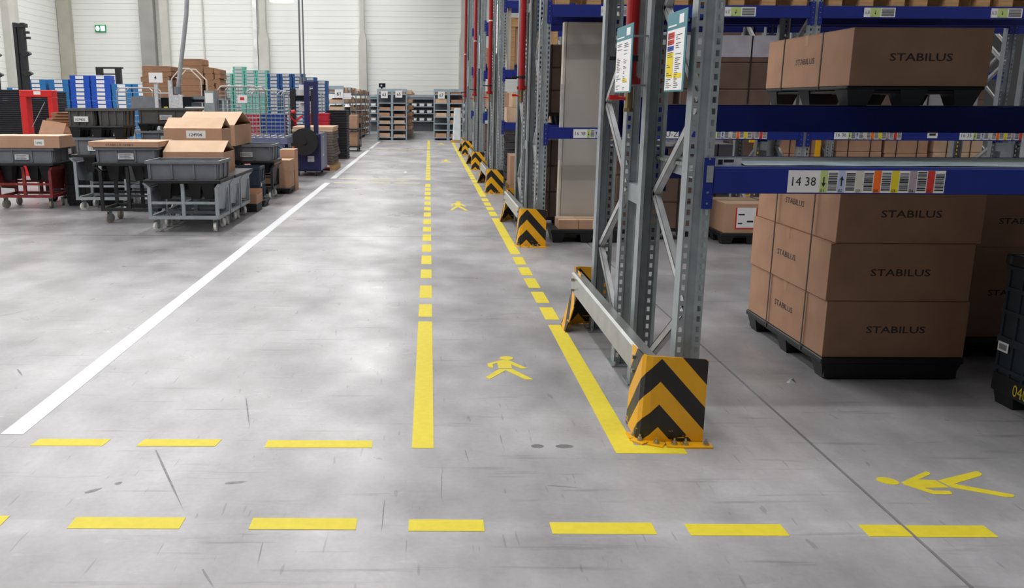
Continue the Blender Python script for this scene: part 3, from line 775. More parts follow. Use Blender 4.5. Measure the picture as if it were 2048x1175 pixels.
def tote(label, x0, x1, y0, y1, z, h, m=GREYP, lbl=None, group=None, lid=None, paper=True, ribs=3, fill=None):
    """stackable plastic tote: tapered shell with a rim, corner ribs, label pocket"""
    cx, cy = (x0+x1)/2, (y0+y1)/2; a, b = (x1-x0)/2, (y1-y0)/2
    t = thing('plastic_tote', label, 'tote', (cx, cy, z), 0, group)
    ta, tb = a-0.025, b-0.025; ba, bb = a-0.035, b-0.035
    mb = MB()
    mb.frustum((-ba, ba, -bb, bb), 0.0, (-ta, ta, -tb, tb), h-0.03, m, 'b')
    th = 0.008
    mb.frustum((-ba+th, ba-th, -bb+th, bb-th), th, (-ta+th, ta-th, -tb+th, tb-th), h, m, 'b')
    mb.build('shell', t)
    r = MB()
    for (xa, xb, ya, yb) in ((-a, a, -b, -tb+0.006), (-a, a, tb-0.006, b), (-a, -ta+0.006, -tb+0.006, tb-0.006), (ta-0.006, a, -tb+0.006, tb-0.006)):
        r.box(xa, xb, ya, yb, h-0.035, h, m)
    r.build('rim', t)
    for s in (-1, 1):
        for i in range(ribs+1):
            xc = -ta+0.03+(2*ta-0.06)*i/ribs
            MB().frustum((xc-0.009, xc+0.009, s*(bb+0.004)-0.012, s*(bb+0.004)+0.012), 0.01, (xc-0.009, xc+0.009, s*(tb+0.004)-0.012, s*(tb+0.004)+0.012), h-0.035, m, '').build('rib', t)
        for i in range(3):
            yc = -tb+0.05+(2*tb-0.1)*i/2
            MB().frustum((s*(ba+0.004)-0.012, s*(ba+0.004)+0.012, yc-0.009, yc+0.009), 0.01, (s*(ta+0.004)-0.012, s*(ta+0.004)+0.012, yc-0.009, yc+0.009), h-0.035, m, '').build('rib', t)
    if paper:
        w, hh = (0.2, 0.075)
        u = -w/2
        mb = MB().box(u, u+w, -tb-0.016, -tb-0.004, h*0.22, h*0.22+hh, PAPERG if not lbl else PAPER)
        if lbl: mb.text(lbl, hh*0.62, (u+0.012, -tb-0.0165, h*0.22+hh*0.22), XP, ZP, INK, xs=1.05, bold=0.012)
        else:
            for k in range(3): mb.box(u+0.02, u+w-0.03-0.03*(k % 2), -tb-0.0168, -tb-0.016, h*0.22+hh*(0.2+0.25*k), h*0.22+hh*(0.32+0.25*k), mat('grey print', (120, 120, 124)))
        mb.build('label', t)
    if lid: MB().box(-ta+0.02, ta-0.02, -tb+0.02, tb-0.02, h-0.012, h-0.006, lid).build('paper_cover', t)
    if fill: MB().box(-ta+0.02, ta-0.02, -tb+0.02, tb-0.02, 0.02, h*0.75, fill).build('contents', t)
    return t

def caster(parent, x, y, r=0.06, w=WHEEL, ang=0.3, zt=0.15):
    M = Matrix.Translation((x, y, 0)) @ Matrix.Rotation(ang, 4, 'Z')
    f = lambda p: tuple(M @ Vector(p))
    c = MB(); c.cyl(f((-0.016,0.01,r)), f((0.016,0.01,r)), r, w, 16); c.cyl(f((-0.019,0.01,r)), f((0.019,0.01,r)), r*0.38, GALV, 8)
    o = c.build('caster_wheel', parent)
    k = MB()
    for s in (-1, 1): k.box(s*0.022-0.002, s*0.022+0.002, -0.012, 0.03, r*0.85, zt-0.012, GALV, M)
    k.box(-0.024, 0.024, -0.02, 0.03, zt-0.02, zt-0.008, GALV, M); k.cyl(f((0,0,zt-0.012)), f((0,0,zt+0.005)), 0.025, GALV, 8)
    k.build('caster_fork', o)
def trolley(label, x0, x1, y0, y1, top=0.585, m=TROL, wheel=WHEEL, flare=0.045, group=None, side_plate=True, mid=0.34):
    cx, cy = (x0+x1)/2, (y0+y1)/2; a, b = (x1-x0)/2, (y1-y0)/2
    t = thing('tote_trolley', label, 'trolley', (cx, cy, 0), 0, group)
    T = 0.04; zb = 0.16; a2, b2 = a-T/2, b-T/2
    mb = MB()
    for s in (-1, 1):
        mb.box(-a, a, s*b2-T/2, s*b2+T/2, zb, zb+T, m); mb.box(s*a2-T/2, s*a2+T/2, -b+T, b-T, zb, zb+T, m)
    mb.build('base_frame', t)
    for s in (-1, 1):
        for xx in (-a2, 0.0, a2):
            MB().box(xx-T/2, xx+T/2, s*b2-T/2, s*b2+T/2, zb+T, top-0.05, m).add(
                [(xx-T/2, s*b2-T/2, top-0.05), (xx+T/2, s*b2-T/2, top-0.05), (xx+T/2, s*b2+T/2, top-0.05), (xx-T/2, s*b2+T/2, top-0.05),
                 (xx-T/2+(flare if xx > 0 else (-flare if xx < 0 else 0)), s*(b2+flare*0.5)-T/2, top), (xx+T/2+(flare if xx > 0 else (-flare if xx < 0 else 0)), s*(b2+flare*0.5)-T/2, top),
                 (xx+T/2+(flare if xx > 0 else (-flare if xx < 0 else 0)), s*(b2+flare*0.5)+T/2, top), (xx-T/2+(flare if xx > 0 else (-flare if xx < 0 else 0)), s*(b2+flare*0.5)+T/2, top)],
                [(0,1,5,4),(1,2,6,5),(2,3,7,6),(3,0,4,7),(4,5,6,7)], m).build('post', t)
        MB().box(-a+T, a-T, s*b2-T/2+0.004, s*b2+T/2-0.004, mid, mid+0.03, m).build('rail', t)
        # end frames: top rail with outward lip, upper half closed by a bent plate
        MB().box(s*a2-T/2, s*a2+T/2, -b+T, b-T, top-0.09, top-0.05, m).build('end_rail', t)
        if side_plate:
            MB().add([(s*(a2+0.01), -b+T, top-0.07), (s*(a2+0.01), b-T, top-0.07), (s*(a+flare), b+flare*0.4, top+0.01), (s*(a+flare), -b-flare*0.4, top+0.01)], [(0,1,2,3)], m).add(
                [(s*(a-0.05), -b+T, top-0.30), (s*(a-0.05), b-T, top-0.36), (s*(a-0.015), b-T, top-0.09), (s*(a-0.015), -b+T, top-0.09)], [(0,1,2,3)], m).build('end_plate', t)
    for sx in (-1, 1):
        for sy in (-1, 1): caster(t, sx*(a-0.07), sy*(b-0.08), 0.062, wheel, 0.35*sx+0.25*sy, zb)
    return t
def tray_pallet(label, x0, x1, y0, y1, ztop, group=None, foot=0.17):
    """black nesting pallet whose deep tapered feet hang down into the trolley below"""
    cx, cy = (x0+x1)/2, (y0+y1)/2; a, b = (x1-x0)/2, (y1-y0)/2
    t = thing('nesting_pallet', label, 'pallet', (cx, cy, ztop-0.04), 0, group)
    MB().box(-a, a, -b, b, 0, 0.04, BLACKP).build('deck', t, bevel=0.006)
    for fx in (-(a-0.21), 0.115, a-0.18):
        for j in (-1, 1):
            fy = j*(b-0.2)
            MB().frustum((fx-0.05, fx+0.05, fy-0.05, fy+0.05), -foot, (fx-0.085, fx+0.085, fy-0.08, fy+0.08), 0.0, BLACKP, 'b').build('foot', t)
    return t
def strap_loop(label, x, y0, y1, z0, z1, ax='x', lo=None, hi=None, group=None):
    """thin band around a load in the X-Z plane (ax='x', at y=x) or the Y-Z plane (ax='y')"""
    t = thing('strapping_band', label, 'strap', (0, 0, z0), 0, group)
    mb = MB(); w = 0.007; e = 0.0025
    a, b = y0, y1
    if ax == 'x':   # at constant y
        mb.box(a-e, a-0.0003, x-w, x+w, 0, z1-z0, STRAP); mb.box(b+0.0003, b+e, x-w, x+w, 0, z1-z0, STRAP)
        mb.box(a-e, b+e, x-w, x+w, z1-z0+0.0008, z1-z0+e+0.0008, STRAP)
    mb.build('band', t)
    return t

# ------------------------------------------------------------------ goods in the nearest rack
STK = [0.132, 0.4625, 0.793]
plastic_pallet('black plastic pallet on the floor under three stacked cartons, right', 2.245, 3.065, 4.77, 5.98, 0, 0.13, 0.095, skid=True)
for k, (z, dx) in enumerate(zip(STK, (0.0, -0.012, 0.01))):
    carton('large brown carton, %s of the stack of three on the floor' % ['lowest', 'middle', 'topmost'][k], 2.255+dx, 3.065+dx, 4.79, 5.97, z, 0.328, CARD_D, 'STABILUS', 'STABILUS', 0.056, 0.05, 'cartons in the near floor stack', name='shipping_carton')
for y, w in ((5.05, 'nearer'), (5.6, 'farther')):
    strap_loop('dark strap round the floor stack of three cartons, %s of two' % w, y, 2.243, 3.0755, 0.10, 1.1215)
plastic_pallet('black plastic pallet under the pair of dark cartons behind the floor stack', 3.26, 3.955, 5.22, 5.98, 0, 0.13, 0.095)
carton('dark brown carton, lower of two half hidden behind the floor stack', 3.26, 3.955, 5.25, 5.97, 0.13, 0.57, CARD_D, 'STABILUS', None, 0.05, group='cartons behind the floor stack', name='shipping_carton')
carton('dark brown carton, upper of two half hidden behind the floor stack', 3.27, 3.955, 5.25, 5.97, 0.70, 0.32, CARD_D, 'STABILUS', None, 0.05, group='cartons behind the floor stack', name='shipping_carton')
plastic_pallet('black plastic pallet up on the dark beam under one carton', 2.25, 3.0, 4.82, 5.98, 1.54, 0.105, 0.085)
carton('large brown carton alone on a pallet above the dark blue beam', 2.25, 2.995, 4.80, 5.98, 1.645, 0.30, CARD_D, 'STABILUS', 'STABILUS', 0.056, 0.047, name='shipping_carton')
for y, w in ((5.17, 'nearer'), (5.72, 'farther')):
    strap_loop('dark strap round the single carton on the upper beam, %s of two' % w, y, 2.2495, 2.9955, 1.625, 1.9455)

# large folding crate at the right edge
cr = thing('folding_crate', 'dark green black folding pallet crate at the right edge', 'crate', (3.405, 4.0, 0))
MB().box(-0.39, 0.39, -0.45, 0.44, 0.13, 0.17, BLACKP).build('floor_plate', cr)
for i in (-1, 1):
    for j in (-1, 1):
        f = MB().frustum((i*0.3-0.07, i*0.3+0.07, j*0.35-0.07, j*0.35+0.07), 0, (i*0.3-0.09, i*0.3+0.09, j*0.35-0.09, j*0.35+0.09), 0.13, BLACKP, 'b').build('foot', cr)
DG = mat('dark petrol plastic', (34, 44, 50), 0.5, 0, 0.12, 8)
for s in (-1, 1):
    for ax in (0, 1):
        mb = MB()
        if ax == 0:
            L0, L1 = -0.44, 0.43; X = s*0.38
            mb.box(X-0.012, X+0.012, L0, L1, 0.17, 0.74, DG)
            for z in (0.2, 0.34, 0.36, 0.5, 0.62, 0.73): mb.box(X+s*0.012-0.012, X+s*0.012+0.012, L0, L1, z-0.01, z+0.01, DG)
            for k in range(9):
                y = L0+0.02+k*(L1-L0-0.04)/8; mb.box(X+s*0.01-0.012, X+s*0.01+0.012, y-0.009, y+0.009, 0.17, 0.74, DG)
        else:
            Y = s*0.435 if s > 0 else -0.445
            mb.box(-0.368, 0.368, Y-0.012, Y+0.012, 0.17, 0.74, DG)
            for z in (0.2, 0.34, 0.5, 0.62, 0.73): mb.box(-0.368, 0.368, Y+s*0.012-0.012, Y+s*0.012+0.012, z-0.01, z+0.01, DG)
        w = mb.build('side_wall', cr)
        if ax == 0 and s < 0:
            MB().box(-0.4065, -0.404, 0.33, 0.41, 0.29, 0.34, PAPER).box(-0.4072, -0.4066, 0.34, 0.40, 0.3, 0.33, mat('grey print', (120,120,124))).build('label', w)
            MB().text('040', 0.09, (-0.4068, 0.25, 0.09), -YP, ZP, mat('yellow stencil', (200, 176, 40)), xs=0.85).build('stencil', w)
            MB().box(-0.404, -0.30, 0.05, 0.42, 0.075, 0.17, BLACKP).build('skirt', w)
mb = MB()
for (xa, xb, ya, yb) in ((-0.41, 0.41, -0.46, -0.41), (-0.41, 0.41, 0.40, 0.45), (-0.41, -0.36, -0.41, 0.40), (0.36, 0.41, -0.41, 0.40)): mb.box(xa, xb, ya, yb, 0.74, 0.80, BLACKP)
mb.build('rim', cr, bevel=0.01)

# ------------------------------------------------------------------ goods in the second rack
Y1 = YR[1]
fm = thing('foam_board', 'tall pale grey foam slab standing in the second rack', 'board', (1.74, Y1+0.665, 0.0))
plastic_pallet('black plastic pallet under the low cartons before the foam slab', 1.37, 2.18, Y1+0.26, Y1+0.62, 0, 0.155, 0.11)
MB().box(-0.22, 0.30, -0.03, 0.24, 0.0, 2.42, FOAM).build('slab', fm, bevel=0.01)
MB().box(-0.245, -0.22, -0.035, 0.10, 0.0, 2.42, FOAML).build('lit_edge_strip', fm)  # left face made paler: the side light is put into its colour
MB().box(-0.246, -0.222, -0.04, 0.06, 0.9, 1.75, mat('clear wrap', (206, 204, 202), 0.2)).build('wrap', fm)
carton('small low carton on the black pallet before the foam slab', 1.46, 1.68, Y1+0.28, Y1+0.6, 0.155, 0.105, CARD, name='low_carton')
c = carton('small low carton bearing white papers on the black pallet', 1.685, 2.0, Y1+0.28, Y1+0.6, 0.155, 0.105, CARD, name='low_carton')
MB().box(0.0, 0.15, -0.1625, -0.16, 0.005, 0.1, PAPER).box(0.01, 0.06, -0.1632, -0.1625, 0.02, 0.045, mat('grey print', (120,120,124))).box(0.0, 0.15, -0.163, -0.1601, 0.1, 0.104, PRED).build('document', c)
def wrapped(label, x0, x1, y0, y1, z, h, m=WRAPD, top=None, group=None, name='wrapped_pallet_load'):
    cx, cy = (x0+x1)/2, (y0+y1)/2; a, b = (x1-x0)/2, (y1-y0)/2
    t = thing(name, label, 'pallet load', (cx, cy, z), 0, group)
    mb = MB(); 
    k = max(1, int(h/0.3)); hh = (h-0.13)/k
    for i in range(k): MB().box(-a+0.01*(i % 2), a-0.008*((i+1) % 2), -b, b, 0.13+i*hh+0.003, 0.13+(i+1)*hh, m).build('layer', t, bevel=0.01)
    MB().box(-a, a, -b, b, 0.10, 0.13, BLACKP).build('pallet_deck', t)
    for i in (-1, 0, 1):
        for j in (-1, 1): MB().frustum((i*(a-0.08)-0.05, i*(a-0.08)+0.05, j*(b-0.08)-0.05, j*(b-0.08)+0.05), 0, (i*(a-0.08)-0.07, i*(a-0.08)+0.07, j*(b-0.08)-0.07, j*(b-0.08)+0.07), 0.1, BLACKP, 'b').build('pallet_foot', t)
    if top: MB().box(-a-0.005, a+0.005, -b-0.005, b+0.005, h-0.22, h+0.004, top).build('cover', t)
    for q in (-0.3, 0.3): MB().box(a*q*1.6-0.008, a*q*1.6+0.008, -b-0.007, -b-0.0051, 0.1, h, STRAP).build('strap', t)
    return t
yb = Y1+0.98
wrapped('dark wrapped pallet load on the floor behind the nearest rack end', 2.12, 3.1, Y1+0.5, Y1+0.95, 0, 1.05)
wrapped('dark wrapped load on the low beam, left of the white capped one', 2.06, 2.66, Y1+0.25, Y1+0.9, 1.284, 0.84)
wrapped('tall brown load with a white cap on the low beam', 2.72, 3.72, Y1+0.25, Y1+0.9, 1.284, 0.97, WRAPD, mat('pale cap', (176, 174, 182), 0.5))
wrapped('grey load at the right on the low beam, behind the single carton', 5.2, 5.95, Y1+0.2, Y1+0.9, 1.284, 0.95, WRAPG)
wrapped('brown load on the low beam hidden behind the single carton', 4.25, 5.1, Y1+0.25, Y1+0.9, 1.284, 0.8, WRAPD)
wrapped('grey wrapped load on the floor behind the pouch carton', 3.0, 3.75, Y1+1.4, Y1+2.05, 0, 1.06, WRAPG)
wrapped('dark brown load under the foam slab top, left bay behind', 1.33, 1.92, Y1+1.5, Y1+2.05, 1.284, 0.95)
wrapped('dark brown load on the floor behind the foam slab', 1.33, 2.0, Y1+1.45, Y1+2.05, 0, 1.1)
c = carton('brown strapped carton with a red and white document pouch', 3.30, 3.98, Y1+0.22, Y1+0.92, 0.13, 0.33, CARD, name='shipping_carton')
plastic_pallet('black pallet under the strapped carton with the document pouch', 3.26, 4.0, Y1+0.2, Y1+0.95, 0, 0.13, 0.095)
MB().box(-0.22, 0.02, -0.3535, -0.35, 0.045, 0.28, PRED).box(-0.205, 0.005, -0.3545, -0.3535, 0.06, 0.285, PAPER).box(-0.19, -0.12, -0.355, -0.3545, 0.2, 0.215, INK).box(-0.19, -0.14, -0.355, -0.3545, 0.1, 0.115, INK).box(-0.09, -0.02, -0.355, -0.3545, 0.12, 0.14, INK).build('document_pouch', c)
MB().box(0.165, 0.18, -0.3525, -0.3505, 0, 0.33, STRAP).box(0.165, 0.18, -0.35, 0.35, 0.3312, 0.333, STRAP).build('strap', c)
# second level of the second rack: wooden pallets with loads cut off by the top of the picture
for i, x in enumerate((1.33, 2.25, 3.17, 4.2, 5.1, 6.0)):
    pl = wood_pallet('wooden pallet at the top edge, %s from the left in the second rack' % ['first', 'second', 'third', 'fourth', 'fifth', 'sixth'][i], x, x+0.8, Y1+0.16, Y1+0.95, 2.556, 'pallets on the high beams')
    carton('brown carton load at the top edge, %s from the left' % ['first', 'second', 'third', 'fourth', 'fifth', 'sixth'][i], x+0.02, x+0.78, Y1+0.18, Y1+0.93, 2.70, 0.85, CARD_D, group='carton loads on the high beams')
# floor loads of the third rack seen low through the gap above the grey deck
Y2 = YR[2]
for i, (x0, x1, h, m) in enumerate(((4.3, 5.1, 1.0, WRAPG), (7.05, 7.85, 1.04, CARD), (7.9, 8.65, 1.0, CARD), (8.75, 9.6, 1.03, CARD_L), (5.2, 6.0, 0.9, WRAPD), (6.05, 6.8, 0.98, CARD_D))):
    wrapped('%s on the third rack floor, seen above the grey deck' % ['grey load', 'first light brown load', 'second light brown load', 'palest brown load', 'dark low load', 'mid brown load'][i], x0, x1, Y2+0.2, Y2+0.92, 0, h, m)
for i, (x0, x1, z, h, m) in enumerate(((5.3, 6.2, 1.206, 0.75, WRAPG), (7.05, 8.2, 1.206, 0.8, WRAPG), (8.4, 9.5, 1.206, 0.7, WRAPD), (4.3, 5.6, 2.086, 0.95, WRAPD), (7.05, 8.6, 2.086, 0.95, WRAPD))):
    wrapped('dim load on the beams of the third rack, %s' % ['first low', 'second low', 'third low', 'left high', 'right high'][i], x0, x1, Y2+0.2, Y2+0.92, z, h, m)
ob = thing('orange_box', 'small orange fronted box on a grey load behind the second rack', 'box', (4.7, Y2+0.5, 1.005))
MB().box(-0.25, 0.25, -0.15, 0.15, 0, 0.36, BLACKP).build('body', ob); MB().box(-0.16, 0.0, -0.153, -0.15, 0.06, 0.32, ORANGE).build('front', ob)
for i, (x, z1) in enumerate(((5.55, 1.2), (6.6, 1.38), (8.95, 1.25), (10.3, 1.38))):
    pg = thing('post_guard', 'slim yellow post in the gap above the grey deck, %s from left' % ['first', 'second', 'third', 'fourth'][i], 'post', (x, Y2-0.1, 0), 0, 'yellow posts behind the second rack')
    MB().box(-0.035, 0.035, -0.03, 0.03, 0, z1, GUARDY).build('post', pg); MB().box(-0.1, 0.1, -0.08, 0.08, 0, 0.01, GUARDY).build('foot', pg)
    MB().box(-0.12, 0.035, -0.03, 0.03, z1-0.3 if i != 1 else 1.05, z1-0.22 if i != 1 else 1.15, GUARDY).build('arm', pg)
wp = thing('white_pole', 'thin white pole with a blue sleeve near the right edge', 'pole', (6.45, Y1-0.2, 0))
MB().cyl((0,0,0), (0,0,2.3), 0.045, WHT, 12).build('pole', wp); MB().cyl((0,0,1.46), (0,0,1.6), 0.055, BLUE, 12).build('sleeve', wp); MB().cyl((0,0,0), (0,0,0.02), 0.1, WHT, 12).build('foot', wp)

# ------------------------------------------------------------------ goods glimpsed in the third to fifth racks
Y3, Y4 = YR[3], YR[4]
wood_pallet('wooden pallet on the floor in the third rack', 1.4, 2.2, Y2+0.2, Y2+0.95, 0)
carton('tall carton on the wooden pallet in the third rack', 1.42, 2.18, Y2+0.22, Y2+0.93, 0.143, 0.5, CARD)
for i in range(2): carton('carton on the low beam of the third rack, %s' % ['bottom of two', 'top of two'][i], 1.34+0.08*i, 2.1, Y2+0.2, Y2+0.9, 1.206+0.26*i, 0.255, CARD_L)
wc = thing('wooden_crate', 'wooden crate with a pale edge on the middle beam of the third rack', 'crate', (1.75, Y2+0.55, 2.086))
MB().box(-0.38, 0.38, -0.3, 0.3, 0.1, 0.85, CARD).build('body', wc)
for x in (-0.38, 0.0, 0.34): MB().box(x, x+0.07, -0.33, -0.3, 0, 0.85, WOOD).build('batten', wc)
MB().box(-0.44, -0.38, -0.33, 0.3, 0, 1.05, FOAML).build('pale_edge', wc); MB().box(-0.38, 0.41, -0.34, -0.33, 0.7, 0.82, WOOD).build('batten', wc)
ts = thing('tray_stack', 'stack of grey trays on the floor of the third rack', 'tray stack', (1.75, Y2+1.6, 0))
for k in range(8): MB().frustum((-0.35, 0.35, -0.25, 0.25), 0.14*k, (-0.38, 0.38, -0.28, 0.28), 0.14*k+0.11, GREYP).build('tray', ts)
for i, (z, h, m) in enumerate(((1.256, 0.5, CARD), (2.206, 0.55, CARD_D), (0, 0.9, WRAPD))):
    wrapped('load in the fourth rack, %s' % ['on its low beam', 'on its middle beam', 'on its floor'][i], 1.36, 2.3, Y3+0.2, Y3+0.92, z, h, m)
for i, (z, h, m) in enumerate(((1.256, 0.6, CARD), (2.506, 0.6, CARD_D), (0, 0.9, WRAPD))):
    wrapped('load in the farthest rack, %s' % ['on its low beam', 'on its middle beam', 'on its floor'][i], 1.36, 2.3, Y4+0.2, Y4+0.92, z, h, m)

# ------------------------------------------------------------------ picking trolleys and loads, left foreground group
def proj_check(): pass
GT = 'grey tote trolleys in the front file'
trolley('grey tote trolley with white wheels, front of the file of three', -3.35, -2.51, 10.36, 10.94, group=GT)
trolley('grey tote trolley, middle of the file of three', -3.35, -2.51, 11.0, 11.56, group=GT)
trolley('grey tote trolley, rear of the file of three', -3.35, -2.51, 11.62, 12.2, group=GT)
tray_pallet('black nesting pallet on the front grey trolley under the empty tote', -3.38, -2.47, 10.33, 11.1, 0.63, foot=0.2)
tray_pallet('black nesting pallet under the low gabled carton', -3.4, -2.46, 11.13, 12.25, 0.63)
tote('empty grey tote on the front grey trolley', -3.37, -2.48, 10.38, 10.98, 0.63, 0.222, paper=False)
carton('low carton with flaps standing as a roof, behind the empty tote', -3.39, -2.62, 11.2, 11.84, 0.63, 0.275, CARD, None, None, gable=0.13, name='gabled_carton')
trolley('grey trolley hidden under the carton numbered 124904', -3.7, -2.86, 12.32, 12.9)
tray_pallet('black pallet under the carton numbered 124904', -3.78, -2.84, 12.3, 12.95, 0.63)
carton('tall carton labelled 124904 with flaps standing as a roof', -3.71, -2.9, 12.35, 12.92, 0.63, 0.535, CARD, None, None, gable=0.14, lbl=(-0.09, 0.405, 0.27, 0.105, '124904'), name='gabled_carton')
# black trolley with flat carton
trolley('black trolley with worn grey wheels, left of the front grey file', -4.2, -3.47, 11.12, 11.68, 0.72, TROLB, WHEELB, side_plate=False)
tray_pallet('black pallet on the black trolley under the wide grey tote', -4.26, -3.42, 11.1, 11.72, 0.775, foot=0.2)
tote('wide grey tote on the black trolley under a flat carton', -4.25, -3.43, 11.12, 11.72, 0.775, 0.195)
c = carton('flat carton lying on the wide grey tote', -4.29, -3.41, 11.1, 11.74, 0.97, 0.07, CARD, tape=False, name='flat_carton')
MB().text('STABILUS GMBH', 0.04, (-0.05, -0.3215, 0.016), XP, ZP, INKF, xs=1.2, align='CENTER').build('lettering', c)
MB().box(-0.12, 0.12, -0.1, -0.06, 0.07, 0.0712, INKF).build('print', c)
# grey trolley behind it with the stacked totes
trolley('tall grey trolley carrying the double row of dark totes', -5.02, -4.28, 12.38, 12.98, 0.74, TROL, WHEEL)
tray_pallet('black pallet on the tall grey trolley', -5.04, -4.26, 12.36, 13.0, 0.80, foot=0.22)
tote('grey tote labelled 107402 below the two dark totes', -5.0, -4.4, 12.38, 12.98, 0.80, 0.235, lbl='107402')
plastic_pallet('black pallet between the grey tote and the two dark totes', -5.04, -4.27, 12.37, 12.9, 1.035, 0.16, 0.13)
tote('dark tote with a white paper cover and a 107402 label, left of two', -5.08, -4.66, 12.4, 12.88, 1.195, 0.24, DGREYP, lbl='107402', lid=PAPER, group='dark totes on top')
tote('dark tote with a grey paper cover and a scratched front, right of two', -4.655, -4.235, 12.4, 12.88, 1.195, 0.24, DGREYP, lid=PAPERG, group='dark totes on top', paper=False)
plastic_pallet('low black pallet on the floor behind the black trolley', -4.25, -3.76, 12.34, 12.9, 0, 0.12, 0.08)
tote('grey tote labelled 107402 on the floor pallet behind the black trolley', -4.24, -3.77, 12.36, 12.86, 0.12, 0.25, lbl='107402')
# red trolley
trolley('worn red trolley at the left edge', -6.25, -5.45, 12.62, 13.2, 0.6, DRED, WHEELB)
tray_pallet('black pallet on the worn red trolley', -6.34, -5.4, 12.6, 13.22, 0.66, foot=0.22)
tote('grey tote on the worn red trolley', -6.32, -5.38, 12.62, 13.22, 0.66, 0.215)
c = carton('long carton with taped lid on the red trolley tote', -6.4, -5.28, 12.6, 13.24, 0.875, 0.17, CARD, tape=False, name='long_carton', lbl=(0.2, 0.035, 0.14, 0.085, '10982'))
for x in (-0.35, -0.05, 0.4): MB().box(x-0.03, x+0.03, -0.31, 0.31, 0.17, 0.1712, PAPER).build('tape_strip', c)
trolley('dark trolley between the red one and the tall grey one', -5.93, -5.25, 13.5, 14.1, 0.62, TROLB, RUBBER)
tray_pallet('black pallet on the dark trolley behind the red one', -6.0, -5.2, 13.48, 14.12, 0.69, foot=0.2)
tote('dark tote stuffed with brown goods behind the red trolley', -5.98, -5.2, 13.5, 14.1, 0.69, 0.24, DGREYP, fill=CARD_D)
# tote stack right of the dark totes
trolley('grey trolley deep behind the dark totes', -4.75, -3.85, 14.4, 15.0, 0.6, TROL)
tray_pallet('black pallet at the foot of the papered tote pile', -4.78, -3.82, 14.38, 15.02, 0.66)
for k in range(2):
    tote('grey tote with papers inside, %s in the pile behind' % ['lower', 'upper'][k], -4.76+0.03*k, -3.86+0.03*k, 14.4, 15.0, 0.66+0.2*k, 0.2, GREYP, lid=PAPER, fill=None)
plastic_pallet('black pallet under the wide dark tote at the back', -4.74, -3.82, 14.4, 15.0, 1.06, 0.13, 0.1)
tote('wide dark grey tote on top of the pile right of the dark pair', -4.74, -3.80, 14.38, 15.0, 1.19, 0.235, DGREYP)
bt = thing('white_tube', 'white roll standing between the dark totes and the wide tote', 'roll', (-4.95, 14.0, 1.06))
MB().cyl((0,0,0), (0,0,0.03), 0.1, PAPER, 12).cyl((0,0,0.03), (0,0,0.28), 0.045, PAPER, 12).build('roll', bt)
MB().box(-0.12, 0.12, -0.1, 0.1, -1.06, 0.0, GREYP).build('stand', bt)
# opened cartons behind the long carton
carton('opened carton with raised flaps behind the long carton, upper', -6.42, -5.75, 15.0, 15.45, 0.75, 0.4, CARD_D, gable=0.0, name='opened_carton')
c = carton('opened carton with a white label behind the long carton, lower', -6.4, -5.75, 14.5, 14.85, 0.62, 0.33, CARD, name='opened_carton', lbl=(-0.05, 0.12, 0.3, 0.12, '107402'))
MB().box(-0.35, 0.05, -0.002, 0.002, 0.0, 0.26, CARD_D, Matrix.Translation((0, -0.17, 0.33)) @ Matrix.Rotation(-0.5, 4, 'X') @ Matrix.Rotation(0.15, 4, 'Y')).build('raised_flap', c)
tb = thing('packing_table', 'grey table under the opened cartons', 'table', (-6.1, 15.0, 0))
MB().box(-0.4, 0.4, -0.55, 0.55, 0.58, 0.62, GREYP).build('top', tb)
for sx in (-1, 1):
    for sy in (-1, 1): MB().box(sx*0.36-0.025, sx*0.36+0.025, sy*0.5-0.025, sy*0.5+0.025, 0, 0.58, GALV).build('leg', tb)
MB().box(-0.36, 0.36, 0.0, 0.5, 0.62, 0.75, CARD_D).build('lower_layer', tb)
for k in range(4):
    cf = tag(MB().box(-0.36-0.05*(k % 2), 0.36, -0.25, 0.25, 0.0, 0.04, BUND).box(-0.3, 0.38, -0.28, 0.22, 0.04, 0.047, CARD_D).build('folded_cardboard', None, (-6.08+0.04*k, 15.2, 1.151+0.048*k)), 'folded cardboard, %s of the pile behind the red arch' % ORD[3-k], 'cardboard', 'folded cardboard behind the arch')
